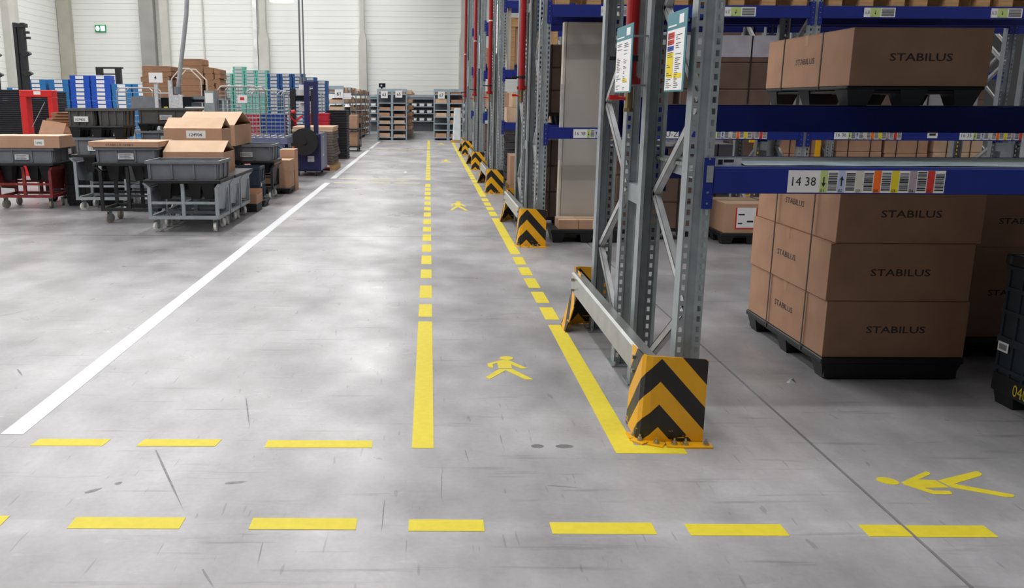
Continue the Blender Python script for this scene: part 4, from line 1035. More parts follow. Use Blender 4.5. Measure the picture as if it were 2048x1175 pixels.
# right-hand group
plastic_pallet('black pallet beside the rear grey trolley under loose cardboard', -3.0, -2.44, 12.98, 13.4, 0, 0.1, 0.07)
cb = thing('cardboard_tray', 'shallow open cardboard tray on the floor by the grey trolleys', 'carton', (-2.6, 12.55, 0))
plast = MB().box(-0.2, 0.15, -0.2, 0.2, 0.0, 0.12, BLACKP).build('base', cb)
MB().box(-0.2, 0.16, -0.21, -0.204, 0.12, 0.27, CARD).box(-0.2, 0.16, 0.2, 0.206, 0.12, 0.3, CARD_D).box(0.154, 0.16, -0.204, 0.2, 0.12, 0.24, CARD).box(-0.2, -0.194, -0.204, 0.2, 0.12, 0.3, CARD).box(-0.194, 0.154, -0.204, 0.2, 0.12, 0.126, CARD).build('tray', cb)
def fold_crate(label, x0, x1, y0, y1, z, h, m=NAVYP):
    cx, cy = (x0+x1)/2, (y0+y1)/2; a, b = (x1-x0)/2, (y1-y0)/2
    t = thing('folding_crate', label, 'crate', (cx, cy, z))
    MB().box(-a, a, -b, b, 0, 0.03, m).build('floor_plate', t)
    for s in (-1, 1):
        mb = MB().box(-a, a, s*b-0.006, s*b+0.006, 0.03, h, m)
        for k in range(5): mb.box(-a+2*a*k/4-0.012, -a+2*a*k/4+0.012, s*(b+0.008)-0.008, s*(b+0.008)+0.008, 0.03, h, m)
        mb.box(-a, a, s*(b+0.008)-0.01, s*(b+0.008)+0.01, h*0.45, h*0.55, m).box(-a, a, s*(b+0.008)-0.01, s*(b+0.008)+0.01, h-0.04, h, m)
        mb.build('long_wall', t)
        mb = MB().box(s*a-0.006, s*a+0.006, -b, b, 0.03, h, m)
        for k in range(4): mb.box(s*(a+0.008)-0.008, s*(a+0.008)+0.008, -b+2*b*k/3-0.012, -b+2*b*k/3+0.012, 0.03, h, m)
        mb.box(s*(a+0.008)-0.01, s*(a+0.008)+0.01, -b, b, h*0.45, h*0.55, m).box(s*(a+0.008)-0.01, s*(a+0.008)+0.01, -b, b, h-0.04, h, m)
        w = mb.build('short_wall', t)
    MB().box(a+0.018, a+0.0195, -b+0.06, -b+0.12, h*0.4, h*0.5, PAPER).build('label', t)
    return t
fold_crate('navy folding crate standing on the pallet behind the grey trolleys', -3.05, -2.53, 13.0, 13.4, 0.1, 0.49)
trolley('black trolley with white wheels under the rightmost grey tote', -3.25, -2.5, 14.0, 14.6, 0.55, TROLB, WHEEL)
tray_pallet('black pallet under the rightmost grey tote', -3.34, -2.46, 13.95, 14.66, 0.62)
tote('grey tote farthest right in the trolley group', -3.34, -2.48, 13.98, 14.62, 0.62, 0.25, GREYP)
carton('small brown carton standing inside the black trolley', -3.05, -2.75, 14.1, 14.5, 0.21, 0.24, CARD)
trolley('grey trolley under the tall gabled carton at the back', -4.25, -3.42, 13.7, 14.3, 0.55, TROL, WHEEL)
tray_pallet('black pallet under the back gabled carton', -4.3, -3.4, 13.65, 14.35, 0.62)
tote('grey tote carrying the back gabled carton', -4.28, -3.4, 13.68, 14.3, 0.62, 0.25, GREYP)
carton('printed carton with flaps standing as a roof, farthest of the three gabled', -3.86, -2.97, 13.5, 14.75, 0.872, 0.31, CARD, gable=0.19, name='gabled_carton')
plastic_pallet('dark pallet under the two brown cartons by the strapping machine', -2.85, -2.36, 14.85, 15.4, 0, 0.1, 0.07)
carton('brown carton on the dark pallet by the strapping machine, bottom of two', -2.82, -2.37, 14.88, 15.35, 0.1, 0.27, CARD)
carton('brown carton by the strapping machine, open top of two', -2.82, -2.36, 14.88, 15.35, 0.37, 0.2, CARD)
MBc = carton('narrow upright carton behind the two brown cartons', -2.62, -2.36, 15.42, 15.8, 0.0, 0.72, CARD)

for k in range(2):
    fold_crate('black folding crate in the gap right of the red trolley, %s' % ['lower', 'upper'][k], -5.39, -5.06, 13.02, 13.42, 0.32*k, 0.315, BLACKP)
    fold_crate('black folding crate in the shade under the dark totes, %s' % ['lower', 'upper'][k], -5.0, -4.4, 13.1, 13.55, 0.32*k, 0.315, BLACKP)
    fold_crate('black folding crate in the shade behind the black trolley, %s' % ['lower', 'upper'][k], -4.28, -3.75, 13.05, 13.5, 0.32*k, 0.315, BLACKP)

# ------------------------------------------------------------------ strapping machine, conveyor, pallets of flat cartons, tray stacks
sm = thing('strapping_machine', 'navy strapping machine with black reel and tall arch', 'machine', (-2.56, 18.5, 0))
MB().box(-0.25, 0.28, 0.0, 1.1, 0.1, 0.88, NAVY).build('cabinet', sm, bevel=0.015)
MB().box(0.2805, 0.286, 0.02, 1.08, 0.14, 0.87, STEELB).build('lit_side_panel', sm)  # lighter panel: light falling on the right side is put into its colour
MB().box(0.2865, 0.289, 0.32, 0.5, 0.4, 0.82, PAPER).box(0.2895, 0.29, 0.36, 0.44, 0.45, 0.8, PBLUE).build('decal', sm)
MB().box(-0.0, 0.14, -0.004, 0, 0.3, 0.42, PAPERG).build('decal', sm)
ar = MB().box(-0.06, 0.05, 0.1, 0.2, 0.88, 1.95, NAVY).box(0.13, 0.22, 0.1, 0.2, 0.88, 1.84, NAVY).box(0.05, 0.22, 0.1, 0.2, 1.84, 1.95, NAVY)
ar.build('arch', sm)
rl = MB().cyl((-0.04,-0.16,0.72), (-0.04,-0.13,0.72), 0.28, BLACKP, 28).cyl((-0.04,-0.05,0.72), (-0.04,-0.02,0.72), 0.28, BLACKP, 28).cyl((-0.04,-0.13,0.72), (-0.04,-0.05,0.72), 0.2, STRAP, 20)
rl.build('reel', sm); MB().cyl((-0.04,-0.19,0.72), (-0.04,-0.02,0.72), 0.05, STRAP, 12).build('hub', sm)
MB().bar((-0.12,-0.1,0.12), (-0.22,-0.14,0.5), 0.02, 0.02, BLACKP).build('guide_arm', sm)
for x in (-0.2, 0.17):
    for y in (0.06, 1.02): caster(sm, x, y, 0.045, RUBBER, 0.2, 0.1)
cv = thing('roller_conveyor', 'grey blue conveyor table left of the strapping machine', 'conveyor', (-3.35, 17.3, 0))
MB().box(-0.75, 0.62, -0.35, 0.35, 0.74, 0.86, STEELB).build('bed', cv); MB().box(-0.4, 0.6, -0.36, 0.36, 0.55, 0.66, mat('teal cover', (24, 110, 130))).build('cover', cv)
for k in range(10): MB().cyl((-0.68+k*0.14, -0.33, 0.875), (-0.68+k*0.14, 0.33, 0.875), 0.02, GALV_B, 8).build('roller', cv)
for x in (-0.65, 0.5):
    for y in (-0.3, 0.3): MB().box(x-0.03, x+0.03, y-0.03, y+0.03, 0, 0.74, STEELB).build('leg', cv)
hp = thing('orange_funnel', 'orange plastic hopper hanging under the reel', 'hopper', (-2.92, 17.9, 0.3))
MB().frustum((-0.08, 0.12, -0.1, 0.1), 0.1, (-0.16, 0.16, -0.14, 0.14), 0.34, ORANGE, 'b').build('hopper', hp); MB().box(-0.12, 0.12, -0.1, 0.1, -0.3, 0.1, CARD_D).build('stand', hp)
fp = thing('wooden_pallet', 'wooden pallet under the pile of flat cartons by the strapping machine', 'pallet', (-2.62, 20.5, 0))
for i in range(5): MB().box(-0.45+i*0.19, -0.45+i*0.19+0.13, -0.5, 0.6, 0.12, 0.142, WOOD).build('deck_board', fp)
for i in (-1, 0, 1): MB().box(-0.45+(i+1)*0.4, -0.31+(i+1)*0.4, -0.5, 0.6, 0, 0.12, WOOD).build('runner', fp)
rr = random.Random(8)
for k in range(14):
    dx = rr.uniform(-0.03, 0.03)
    tag(MB().box(-0.46+dx, 0.46+dx, -0.52, 0.6+rr.uniform(-0.03, 0.03), 0, 0.058, CARD_L if k in (12, 13) else GBOARD).build('flat_carton_bundle', None, (-2.62, 20.5, 0.143+0.0605*k), bevel=0.008),
        'bundle of flattened cartons behind the strapping machine, %s' % (ORD[13-k]), 'cardboard', 'flattened cartons behind the strapping machine')
def tray_stack(label, x0, x1, y0, y1, n, h=0.045, m=None):
    m = m or mat('anthracite tray plastic', (40, 42, 48), 0.5, 0.0, 0.1, 8)
    t = thing('tray_stack', label, 'tray stack', ((x0+x1)/2, (y0+y1)/2, 0)); a, b = (x1-x0)/2, (y1-y0)/2
    MB().box(-a, a, -b, b, 0, 0.05, m).build('base', t)
    f = None
    for k in range(n):
        if f is None: f = MB().frustum((-a+0.015, a-0.015, -b+0.015, b-0.015), 0, (-a, a, -b, b), h*0.6, m, 'b').box(-a-0.004, a+0.004, -b-0.004, b+0.004, h*0.6, h*0.96, m).build('tray', t, (0, 0, 0.05))
        else: copy_obj(f, (0, 0, 0.05+k*h), t)
    return t
tray_stack('tall stack of black trays beside the white floor line', -2.80, -2.25, 24.1, 24.9, 28)
tray_stack('stack of black trays behind the red arch, left', -9.75, -8.75, 19.4, 20.0, 38)
tray_stack('stack of black trays seen through the red arch', -8.68, -8.15, 19.45, 20.05, 37)
tr = thing('parcel_trolley', 'low trolley behind the tall black tray stack', 'trolley', (-2.55, 28.3, 0))
MB().box(-0.35, 0.35, -0.4, 0.4, 0.12, 0.16, TROLB).build('platform', tr)
MB().box(-0.35, 0.30, -0.4, 0.4, 0.66, 0.70, TROLB).build('upper_shelf', tr)
for sx in (-1, 1):
    for sy in (-1, 1): MB().box(sx*0.33-0.015, sx*0.33+0.015, sy*0.36-0.015, sy*0.36+0.015, 0.16, 0.66, TROLB).build('post', tr); caster(tr, sx*0.28, sy*0.32, 0.05, RUBBER, 0.1, 0.12)
carton('carton on the low trolley behind the black trays, upper shelf', -2.82, -2.28, 28.0, 28.6, 0.70, 0.42, CARD)
carton('carton on the low trolley behind the black trays, bottom', -2.81, -2.29, 28.0, 28.6, 0.161, 0.44, CARD)
bo = thing('spray_bottle', 'white bottle atop the carton behind the black trays', 'bottle', (-2.6, 28.2, 1.12))
MB().cyl((0,0,0), (0,0,0.25), 0.09, BLACKP, 12).build('body', bo); MB().cyl((0,0,0.25), (0,0,0.33), 0.1, PAPER, 12, 0.05).build('cap', bo)

# ------------------------------------------------------------------ red arch, forklift mast, workstation
ra = thing('red_arch', 'red steel arch of a strapping station at the left', 'machine', (-8.07, 18.3, 0))
MB().box(-0.34, 0.34, 0, 0.25, 1.60, 1.74, RED).build('lintel', ra, bevel=0.01)
MB().box(-0.34, -0.2, 0, 0.25, 0, 1.60, RED).build('column', ra, bevel=0.01); MB().box(0.23, 0.34, 0, 0.25, 0, 1.60, RED).build('column', ra, bevel=0.01)
MB().box(-0.45, 0.45, -0.1, 0.4, 0, 0.5, RED).build('base', ra); MB().box(-0.04, 0.1, -0.003, 0, 1.65, 1.72, PAPER).build('plate', ra)
MB().bar((-0.15,0.05,1.0), (0.15,0.05,1.5), 0.012, 0.012, GALV).build('chain', ra)
def mast(label, x, y, h, arms):
    t = thing('forklift_mast', label, 'forklift', (x, y, 0))
    for dx in (-0.14, 0.06): MB().box(dx, dx+0.09, -0.06, 0.06, 0.1, h, BLACKP).build('mast_rail', t)
    MB().box(-0.05, 0.06, -0.03, 0.03, 0.1, h-0.1, SCREEN).build('mast_web', t)
    for z in arms:
        MB().prism([(0.10, z-0.09), (0.26, z-0.01), (0.24, z+0.03), (0.10, z+0.10), (-0.02, z+0.03)], -0.08, 0.08, BLACKP, 'y').build('hook_arm', t)
    MB().box(-0.1, 0.2, -0.1, 0.1, h-0.12, h-0.02, BLACKP).box(0.12, 0.26, -0.05, 0.05, h-0.28, h-0.22, BLACKP).box(0.12, 0.28, -0.05, 0.05, h-0.42, h-0.36, BLACKP).build('head', t)
    MB().box(-0.3, 0.28, -0.4, 0.4, 0.05, 0.9, BLACKP).build('chassis', t)
    MB().box(-0.32, 0.28, -0.1, 0.1, 1.66, 1.78, BLACKP).box(-0.35, 0.1, -0.08, 0.08, 1.5, 1.66, BLACKP).build('carriage', t)
    for sx in (-0.15, 0.13): MB().cyl((sx, -0.42, 0.15), (sx, 0.42, 0.15), 0.15, RUBBER, 14).build('wheel', t)
    return t
mast('black forklift mast with hooked arms rising at the left', -11.05, 24.4, 3.56, (2.76, 2.24))
mast('black forklift mast cut by the left picture edge', -11.86, 24.4, 3.9, (2.72, 2.2, 3.2))
fk = thing('forklift_guard', 'black forklift overhead guard above the blue bins', 'forklift', (-10.4, 29.2, 0.09))
MB().box(-0.42, 0.42, -0.1, 0.1, 2.45, 2.5, BLACKP).build('roof_frame', fk)
MB().box(-0.42, -0.24, -0.1, 0.1, 2.25, 2.45, BLACKP).build('lamp', fk); MB().box(-0.45, 0.3, -0.02, 0.02, 2.26, 2.3, BLACKP).build('cross_bar', fk)
MB().box(0.2, 0.36, -0.1, 0.1, 0.9, 2.45, BLACKP).box(-0.45, -0.38, -0.1, 0.1, 0.9, 2.2, BLACKP).build('post', fk)
MB().box(-0.55, 0.55, -0.6, 1.2, 0.06, 0.9, ORANGE).build('body', fk)
for sx in (-1, 1):
    for y in (-0.4, 0.9): MB().cyl((sx*0.5-0.08, y, 0.13), (sx*0.5+0.08, y, 0.13), 0.22, RUBBER, 14).build('wheel', fk)
wb = thing('workstation', 'grey packing workstation with a white number 4 sign', 'workstation', (-5.5, 18.4, 0))
MB().box(-0.6, 1.0, -0.3, 0.5, 0.9, 0.95, GREYP).build('bench_top', wb)
for x in (-0.12, 0.17): MB().box(x-0.035, x+0.035, -0.05, 0.02, 0, 2.0 if x < 0 else 1.95, PAPERG).build('upright', wb)
for x in (-0.55, 0.95):
    for y in (-0.25, 0.45): MB().box(x-0.025, x+0.025, y-0.025, y+0.025, 0, 0.9, GALV).build('leg', wb)
MB().box(-0.12, 0.17, -0.03, 0.0, 1.68, 1.71, PAPERG).build('shelf', wb)
sg = MB().box(-0.24, 0.04, -0.075, -0.07, 1.9, 2.1, PAPER).text('4', 0.1, (-0.13, -0.0755, 1.965), XP, ZP, INK, bold=0.02).build('number_sign', wb)
MB().box(-0.06, 0.12, 0.05, 0.25, 0.95, 1.6, SCREEN).build('cabinet', wb); MB().box(0.0, 0.08, 0.035, 0.05, 1.3, 1.42, PYEL).build('button_box', wb)
MB().box(0.2, 0.42, -0.06, 0.1, 1.35, 1.66, PAPERG).build('control_panel', wb)
MB().box(0.5, 0.88, -0.2, 0.2, 1.28, 1.42, PAPER).build('printer', wb); MB().box(0.42, 0.6, -0.05, 0.1, 1.36, 1.62, SCREEN).build('monitor', wb)
MB().box(0.55, 1.0, 0.1, 0.3, 1.5, 1.64, GREYP).build('box_shelf', wb); MB().box(0.6, 0.95, 0.09, 0.1, 1.52, 1.57, SCREEN).build('slot', wb)
MB().box(-0.7, -0.2, 0.1, 0.4, 1.38, 1.62, GREYP).build('grey_cabinet', wb); MB().box(-0.5, 0.98, 0.05, 0.09, 0.95, 1.36, GREYP).build('back_plate', wb)
MB().box(0.88, 1.08, -0.1, 0.15, 0.95, 1.75, GALV).box(0.9, 1.06, -0.104, -0.1, 1.5, 1.7, PAPER).build('document_holder', wb)
hz = thing('lifting_tube', 'grey slanting lifting tube above the workstation', 'tube', (-5.25, 18.9, 1.78))
MB().tube([(-0.06,0,0.02),(0.0,0,0.4),(0.09,0,0.9),(0.19,0,1.5),(0.24,0,2.0),(0.5,0,4.5)], 0.045, mat('lifting hose', (150, 152, 156), 0.5), 10).build('tube', hz)
MB().cyl((-0.08,0,-0.1), (-0.08,0,0.05), 0.08, GREYP, 12).build('head', hz)
hg = MB(); 
lb = thing('loop_frame', 'pale bent tube frame in front of the cardboard stacks', 'frame', (-5.3, 19.45, 0))
for dy in (0, 0.5): hg.tube([(-0.3,dy,0.9),(-0.3,dy,2.0),(-0.1,dy,2.22),(0.1,dy,2.22),(0.34,dy,1.98),(0.34,dy,0.9)], 0.014, mat('cream tube', (206, 200, 188), 0.4), 8)
hg.build('tube', lb); MB().box(-0.4, 0.65, -0.1, 0.6, 0, 0.9, GREYP).build('base', lb)
for i, (x, r) in enumerate(((-2.93, 0.022), (-2.85, 0.018))):
    hc = thing('ceiling_cable', '%s of the pair hanging from the roof above the stacker' % ['thick grey conduit, left', 'thin grey cable, right'][i], 'cable', (x*1.06, 21.6, 1.97))
    MB().cyl((0,0,0), (0.0 if i else 0.0, 0, 8.1), r, GREYP, 8).build('cable', hc)
    MB().cyl((0,0,0.0), (0,0,0.12), r*2, GREYP, 8).build('end_fitting', hc)
# stacker truck
st = thing('pallet_stacker', 'black pallet stacker mast with a white top cover and red tiller', 'stacker', (-3.14, 22.06, 0))
for x in (-0.31, 0.2): MB().box(x, x+0.13, 0, 0.12, 0.05, 1.84, BLACKP).build('mast_rail', st)
MB().box(-0.31, 0.33, 0.02, 0.1, 1.55, 1.68, SCREEN).build('cross_head', st); MB().box(-0.14, 0.16, -0.03, 0.1, 1.68, 1.82, PAPERG).build('top_cover', st); MB().box(-0.08, 0.18, -0.02, 0.1, 1.82, 1.94, PAPER).build('carton_cover', st)
MB().cyl((-0.05,-0.02,1.5), (0.08,-0.02,1.5), 0.03, GALV_B, 8).build('pulley', st); MB().box(-0.1, 0.12, 0.03, 0.08, 1.3, 1.5, PAPERG).build('plate', st)
MB().box(-0.35, 0.3, -0.3, 0.0, 0.1, 0.75, mat('grey stacker body', (160, 162, 166))).build('body', st)
tl = MB().bar((-0.12,-0.3,0.7), (-0.14,-0.45,1.08), 0.06, 0.05, RED).bar((-0.14,-0.45,1.06), (-0.30,-0.47,1.25), 0.045, 0.04, RED).bar((-0.14,-0.45,1.06), (0.06,-0.47,1.2), 0.045, 0.04, RED)
tl.cyl((-0.2,-0.5,1.28), (-0.12,-0.5,1.3), 0.05, RED, 10); tl.build('tiller', st)
for s in (-0.2, 0.2): MB().box(s-0.08, s+0.08, 0.1, 1.1, 0.05, 0.1, BLACKP).build('fork', st)
MB().cyl((-0.1,-0.2,0.08), (0.1,-0.2,0.08), 0.08, RUBBER, 12).build('drive_wheel', st)

# ------------------------------------------------------------------ roll cages
def cage(label, x, y, w, d, h, wires=17):
    t = thing('roll_cage', label, 'roll cage', (x, y, 0)); a, b = w/2, d/2; r = 0.014
    MB().box(-a, a, -b, b, 0.15, 0.19, GALV_B).build('base', t)
    for s in (-1, 1):
        MB().tube([(-a, s*b, 0.19), (-a, s*b, h-0.08), (-a+0.06, s*b, h-0.015), (-a+0.08, s*b, h), (a-0.08, s*b, h), (a-0.06, s*b, h-0.015), (a, s*b, h-0.08), (a, s*b, 0.19)], r, GALV_B, 8).build('frame_tube', t)
        mb = MB()
        for k in range(wires): 
            z = 0.3+k*(h-0.4)/(wires-1); mb.cyl((-a, s*b, z), (a, s*b, z), 0.004, GALV, 5)
        for k in range(1, 4): mb.cyl((-a+2*a*k/4, s*b, 0.19), (-a+2*a*k/4, s*b, h), 0.005, GALV_B, 5)
        mb.build('wire_panel', t)
    for sx in (-1, 1):
        mb = MB()
        for k in range(wires):
            z = 0.3+k*(h-0.4)/(wires-1); mb.cyl((sx*a, -b, z), (sx*a, b, z), 0.004, GALV, 5)
        mb.build('wire_panel', t)
        for sy in (-1, 1): caster(t, sx*(a-0.08), sy*(b-0.08), 0.06, RUBBER, 0.2, 0.15)
    return t
cage('wire roll cage with rounded top, front of the crates', -3.98, 18.95, 0.86, 0.7, 1.84)
cage('wire roll cage with square corners right of the rounded one', -3.70, 20.4, 0.86, 0.7, 1.78)
cage('wire roll cage at the far left before the blue bins', -6.6, 20.3, 0.8, 0.6, 1.82, 12)
cage('wire roll cage between the stacker and shelf 61', -3.48, 24.2, 1.2, 0.7, 1.78, 16)
# notice on the rounded cage
nb = tag(MB().box(-0.1, 0.1, 0, 0.004, 0, 0.16, PAPER).box(-0.05, 0.04, -0.001, 0, 0.06, 0.12, PRED).build('notice', None, (-3.9, 18.58, 1.5)), 'white notice with red print hung on the rounded roll cage', 'notice')

# ------------------------------------------------------------------ stacks of bins
def bin_proto(name, m, w, d, h, lw=0.17):
    t = thing(name, 'x', 'bin'); a, b = w/2, d/2
    mb = MB().frustum((-a+0.008, a-0.008, -b+0.008, b-0.008), 0.0, (-a+0.004, a-0.004, -b+0.004, b-0.004), h-0.012, m, 'b')
    for (xa, xb, ya, yb) in ((-a, a, -b, -b+0.02), (-a, a, b-0.02, b), (-a, -a+0.02, -b+0.02, b-0.02), (a-0.02, a, -b+0.02, b-0.02)): mb.box(xa, xb, ya, yb, h-0.03, h-0.002, m)
    mb.build('shell', t)
    MB().box(-w*lw, w*lw, -b-0.004, -b, h*0.14, h*0.86, PAPER if lw < 0.25 else PAPERG).build('label', t)
    return t
PROT = {}
def bin_stack(kind, m, cname, x, y, ztop, h, w, d, where, vis, zb=0.0):
    nlev = int(round((ztop-zb)/h)); z0 = zb
    for k in range(nlev):
        lev = nlev-1-k
        lab = '%s bin, %s of the stack %s' % (cname, ORD[lev], where)
        loc = (x + 0.006*math.sin(k*2.1+x), y, max(0.0, z0) + k*h)
        key = (m.name, h, w, d)
        if key not in PROT:
            p = bin_proto(kind, m, w, d, h, {BINT: 0.31, BINN: 0.28}.get(m, 0.2)); PROT[key] = p
            p.location = loc; p['label'] = lab; p['group'] = cname + ' bins'
        else: dup(PROT[key], loc, 0, lab, cname + ' bins')
HB = 0.1185
yb_ = 26.5
LW = {'teal bin plastic': 0.62, 'navy blue bin plastic': 0.55}
for x, ztop, m, cn, wh in (
    (-12.15, 1.9, BINB, 'blue', 'behind the forklift masts'), (-11.57, 2.09, BINB, 'blue', 'left of the two over the red arch'), (-10.9, 2.09, BINB, 'blue', 'right of the two over the red arch'),
    (-10.28, 2.27, BIND, 'deep blue', 'left of the tallest pair'), (-9.67, 2.24, BIND, 'deep blue', 'right of the tallest pair'),
    (-9.06, 2.07, BINB, 'blue', 'right of the tallest deep blue pair'), (-8.45, 2.07, BINB, 'blue', 'beside the cardboard stacks')):
    bin_stack('plastic_bin', m, cn, x, yb_, ztop, HB, 0.58, 0.4, wh, 9)
bt2 = thing('packing_rack', 'low steel table under the teal and navy blue bins', 'table', (-4.5, 26.35, 0))
MB().box(-1.6, 1.55, -0.45, 0.6, 0.62, 0.68, GREYP).build('top', bt2)
for sx in (-1, 0, 1):
    for sy in (-0.4, 0.55): MB().box(sx*1.5-0.03, sx*1.5+0.03, sy-0.03, sy+0.03, 0, 0.62, GALV).build('leg', bt2)
HT = 0.0965
for x, ztop, m, cn, wh in (
    (-5.89, 2.35, BINT, 'teal', 'first from the left of the teal row'), (-5.54, 2.52, BINT, 'teal', 'second from left, tallest teal'), (-5.20, 2.45, BINT, 'teal', 'third of the teal row'), (-4.87, 2.45, BINT, 'teal', 'fourth teal, beside the navy blue')):
    bin_stack('plastic_bin', m, cn, x, 26.2, ztop, HT, 0.33, 0.4, wh, 9, 0.68)
for x, ztop, wh in ((-4.53, 2.36, 'next to the teal row'), (-4.17, 2.36, 'middle of the tall navy trio'), (-3.81, 2.36, 'right of the tall navy trio'), (-3.47, 2.25, 'one step down beside the trio'), (-3.14, 2.15, 'lowest, next to plate 61')):
    bin_stack('plastic_bin', BINN, 'navy blue', x, 26.2, ztop, HT, 0.34, 0.38, wh, 9, 0.68)
# coloured crates behind the cages
def crate_pile(cname, m, x, y, n, w, h, where):
    for k in range(n):
        lab = '%s crate, %s in the pile %s' % (cname, ORD[n-1-k], where)
        key = (m.name, 'crate', w, h)
        if key not in PROT:
            p = thing('stacking_crate', lab, 'crate', (x, y, k*h), 0, cname + ' crates'); PROT[key] = p
            a = w/2
            MB().frustum((-a+0.02, a-0.02, -0.19, 0.19), 0, (-a+0.01, a-0.01, -0.2, 0.2), h-0.03, m, 'b').build('shell', p)
            MB().box(-a, a, -0.21, 0.21, h-0.04, h-0.004, m).build('rim', p)
        else: dup(PROT[key], (x, y, k*h), 0, lab, cname + ' crates')
REDP = mat('red crate plastic', (196, 40, 62), 0.5); NAVC = mat('royal crate plastic', (30, 66, 150), 0.5)
crate_pile('red', REDP, -4.36, 21.3, 8, 0.6, 0.155, 'behind the rounded cage')
crate_pile('royal blue', NAVC, -3.745, 21.4, 8, 0.6, 0.157, 'behind the square cage')
crate_pile('red', REDP, -2.95, 23.6, 8, 0.6, 0.155, 'right of the stacker')
crate_pile('teal', BINT, -4.36, 22.2, 12, 0.6, 0.14, 'above the red pile')

# ------------------------------------------------------------------ cardboard stacks by the workstation
def card_stack(x0, x1, y, z0, z1, n, where, m=BUND):
    h = (z1-z0)/n; rr = random.Random(where)
    for k in range(n):
        dx = rr.uniform(-0.04, 0.04)
        o = MB().box(x0+dx, x1+dx, -0.35, 0.35, 0, h-0.012, m).box(x0+dx+0.03, x1+dx-0.03, -0.36, 0.3, h-0.012, h-0.002, CARD).build('cardboard_bundle', None, (0, y, z0+k*h), bevel=0.006)
        tag(o, 'cardboard bundle, %s of stack %s' % (ORD[n-1-k], where), 'cardboard', 'cardboard bundles on the grey racks')
for (x0, x1, y, zt, lb_) in ((-7.62, -6.82, 24.0, 1.62, 'left of the number 4 sign'), (-6.66, -5.44, 24.0, 1.62, 'behind the number 4 sign')):
    t = thing('packing_rack', 'grey steel table under the cardboard %s' % lb_, 'table', ((x0+x1)/2, y, 0)); a = (x1-x0)/2
    MB().box(-a, a, -0.4, 0.4, zt-0.06, zt, GREYP).build('top', t)
    MB().box(-a+0.1, a-0.1, -0.1, 0.3, zt-0.6, zt-0.06, GREYP).build('cabinet', t)
    for sx in (-1, 1):
        for sy in (-1, 1): MB().box(sx*(a-0.03)-0.03, sx*(a-0.03)+0.03, sy*0.36-0.03, sy*0.36+0.03, 0, zt-0.06, GALV).build('leg', t)
card_stack(-7.6, -6.84, 24.0, 1.622, 2.43, 6, 'left of the sign 4')
card_stack(-6.6, -6.0, 24.0, 1.622, 2.62, 6, 'tallest, right of the sign 4')
card_stack(-5.94, -5.7, 24.0, 1.622, 2.40, 5, 'narrow, between the tallest and the teal bins')
card_stack(-5.66, -5.5, 24.0, 1.622, 2.36, 6, 'beside the teal bins')

# ------------------------------------------------------------------ shelving at the far end
SH = mat('shelf steel', (158, 172, 182), 0.5, 0.2, 0.1, 6)
DIM = mat('shelf back steel', (104, 108, 112), 0.6, 0.1, 0.1, 6)
def shelf_unit(label, x0, x1, y0, y1, zs, H, group=None, back=True):
    t = thing('steel_shelf', label, 'shelf', ((x0+x1)/2, (y0+y1)/2, 0), 0, group); a, b = (x1-x0)/2, (y1-y0)/2
    for sx in (-1, 1):
        for sy in (-1, 1): MB().box(sx*(a-0.02)-0.02, sx*(a-0.02)+0.02, sy*(b-0.02)-0.02, sy*(b-0.02)+0.02, 0, H, SH).build('post', t)
    for z in zs: MB().box(-a+0.04, a-0.04, -b, b, z-0.04, z, SH).build('shelf_board', t)
    MB().box(-a+0.04, a-0.04, -b-0.002, -b+0.01, H-0.12, H, SH).build('head_panel', t)
    if back: MB().box(-a+0.05, a-0.05, b-0.012, b-0.004, 0, H-0.12, DIM).build('back_panel', t)
    return t
def num_plate(txt, x, y, z, s=0.28):
    o = MB().box(-s*0.5, s*0.5, -0.004, 0, 0, s, PAPER).text(txt, s*0.62, (0, -0.0052, s*0.27), XP, ZP, INK, align='CENTER', xs=0.95, bold=0.012).build('number_plate', None, (x, y, z))
    return tag(o, {'61': 'leftmost white plate, reading 61, over the long shelf row', '63': 'white plate reading 63 on the left of the adjoining shelves', '65': 'white plate reading 65, beside its lower numbered twin', '67': 'rightmost white plate, reading 67, near the racks'}[txt], 'sign')
ZS = [0.12, 0.42, 0.68, 0.95, 1.22, 1.5, 1.85]
rr = random.Random(5)
def shelf_cartons(x0, x1, y0, y1, zs, where, n=1, dens=0.8, hmax=0.16, deep=0.0):
    c = 0
    for i, z in enumerate(zs):
        w = (x1-x0)/n
        for k in range(n):
            if rr.random() > dens: continue
            xa = x0+k*w+rr.uniform(0.01, 0.05); xb = x0+(k+1)*w-rr.uniform(0.01, 0.05)
            c += 1
            h = rr.uniform(0.09, hmax)
            o = MB().box(xa, xb, y0-deep*rr.random(), y1, 0, h, rr.choice((CARD, CARD_D, CARD_L))).box(xa+0.02, xb-0.02, y0+0.01, y1-0.01, h, h+0.002, TAPE).build('shelf_carton', None, (0, 0, z+0.001))
            tag(o, 'carton on %s, %s' % (where, ['lowest level', 'second level', 'third level', 'fourth level', 'fifth level', 'sixth level', 'top level'][i] + ('' if n == 1 else ', %s along' % ['first', 'second', 'third', 'fourth', 'fifth', 'sixth'][k])), 'carton', 'cartons on the far shelves')
for nm_, x0, w_ in (('63', -2.14, 'under plate 63, left of the adjoining pair'), ('65', -1.53, 'under plate 65, right of the adjoining pair'), ('67', 0.17, 'under plate 67 near the rack row'), ('by the racks', 0.79, 'unnumbered, touching the right of 67')):
    shelf_unit('grey steel shelf unit ' + w_, x0, x0+0.605, 36.3, 36.8, ZS, 2.05)
    shelf_cartons(x0+0.05, x0+0.56, 36.32, 36.75, ZS, {'63': 'the shelf left of the adjoining pair', '65': 'the shelf right of the adjoining pair', '67': 'the shelf just past the walkway end'}.get(nm_, 'the shelf nearest the racks'), 1, 0.75)
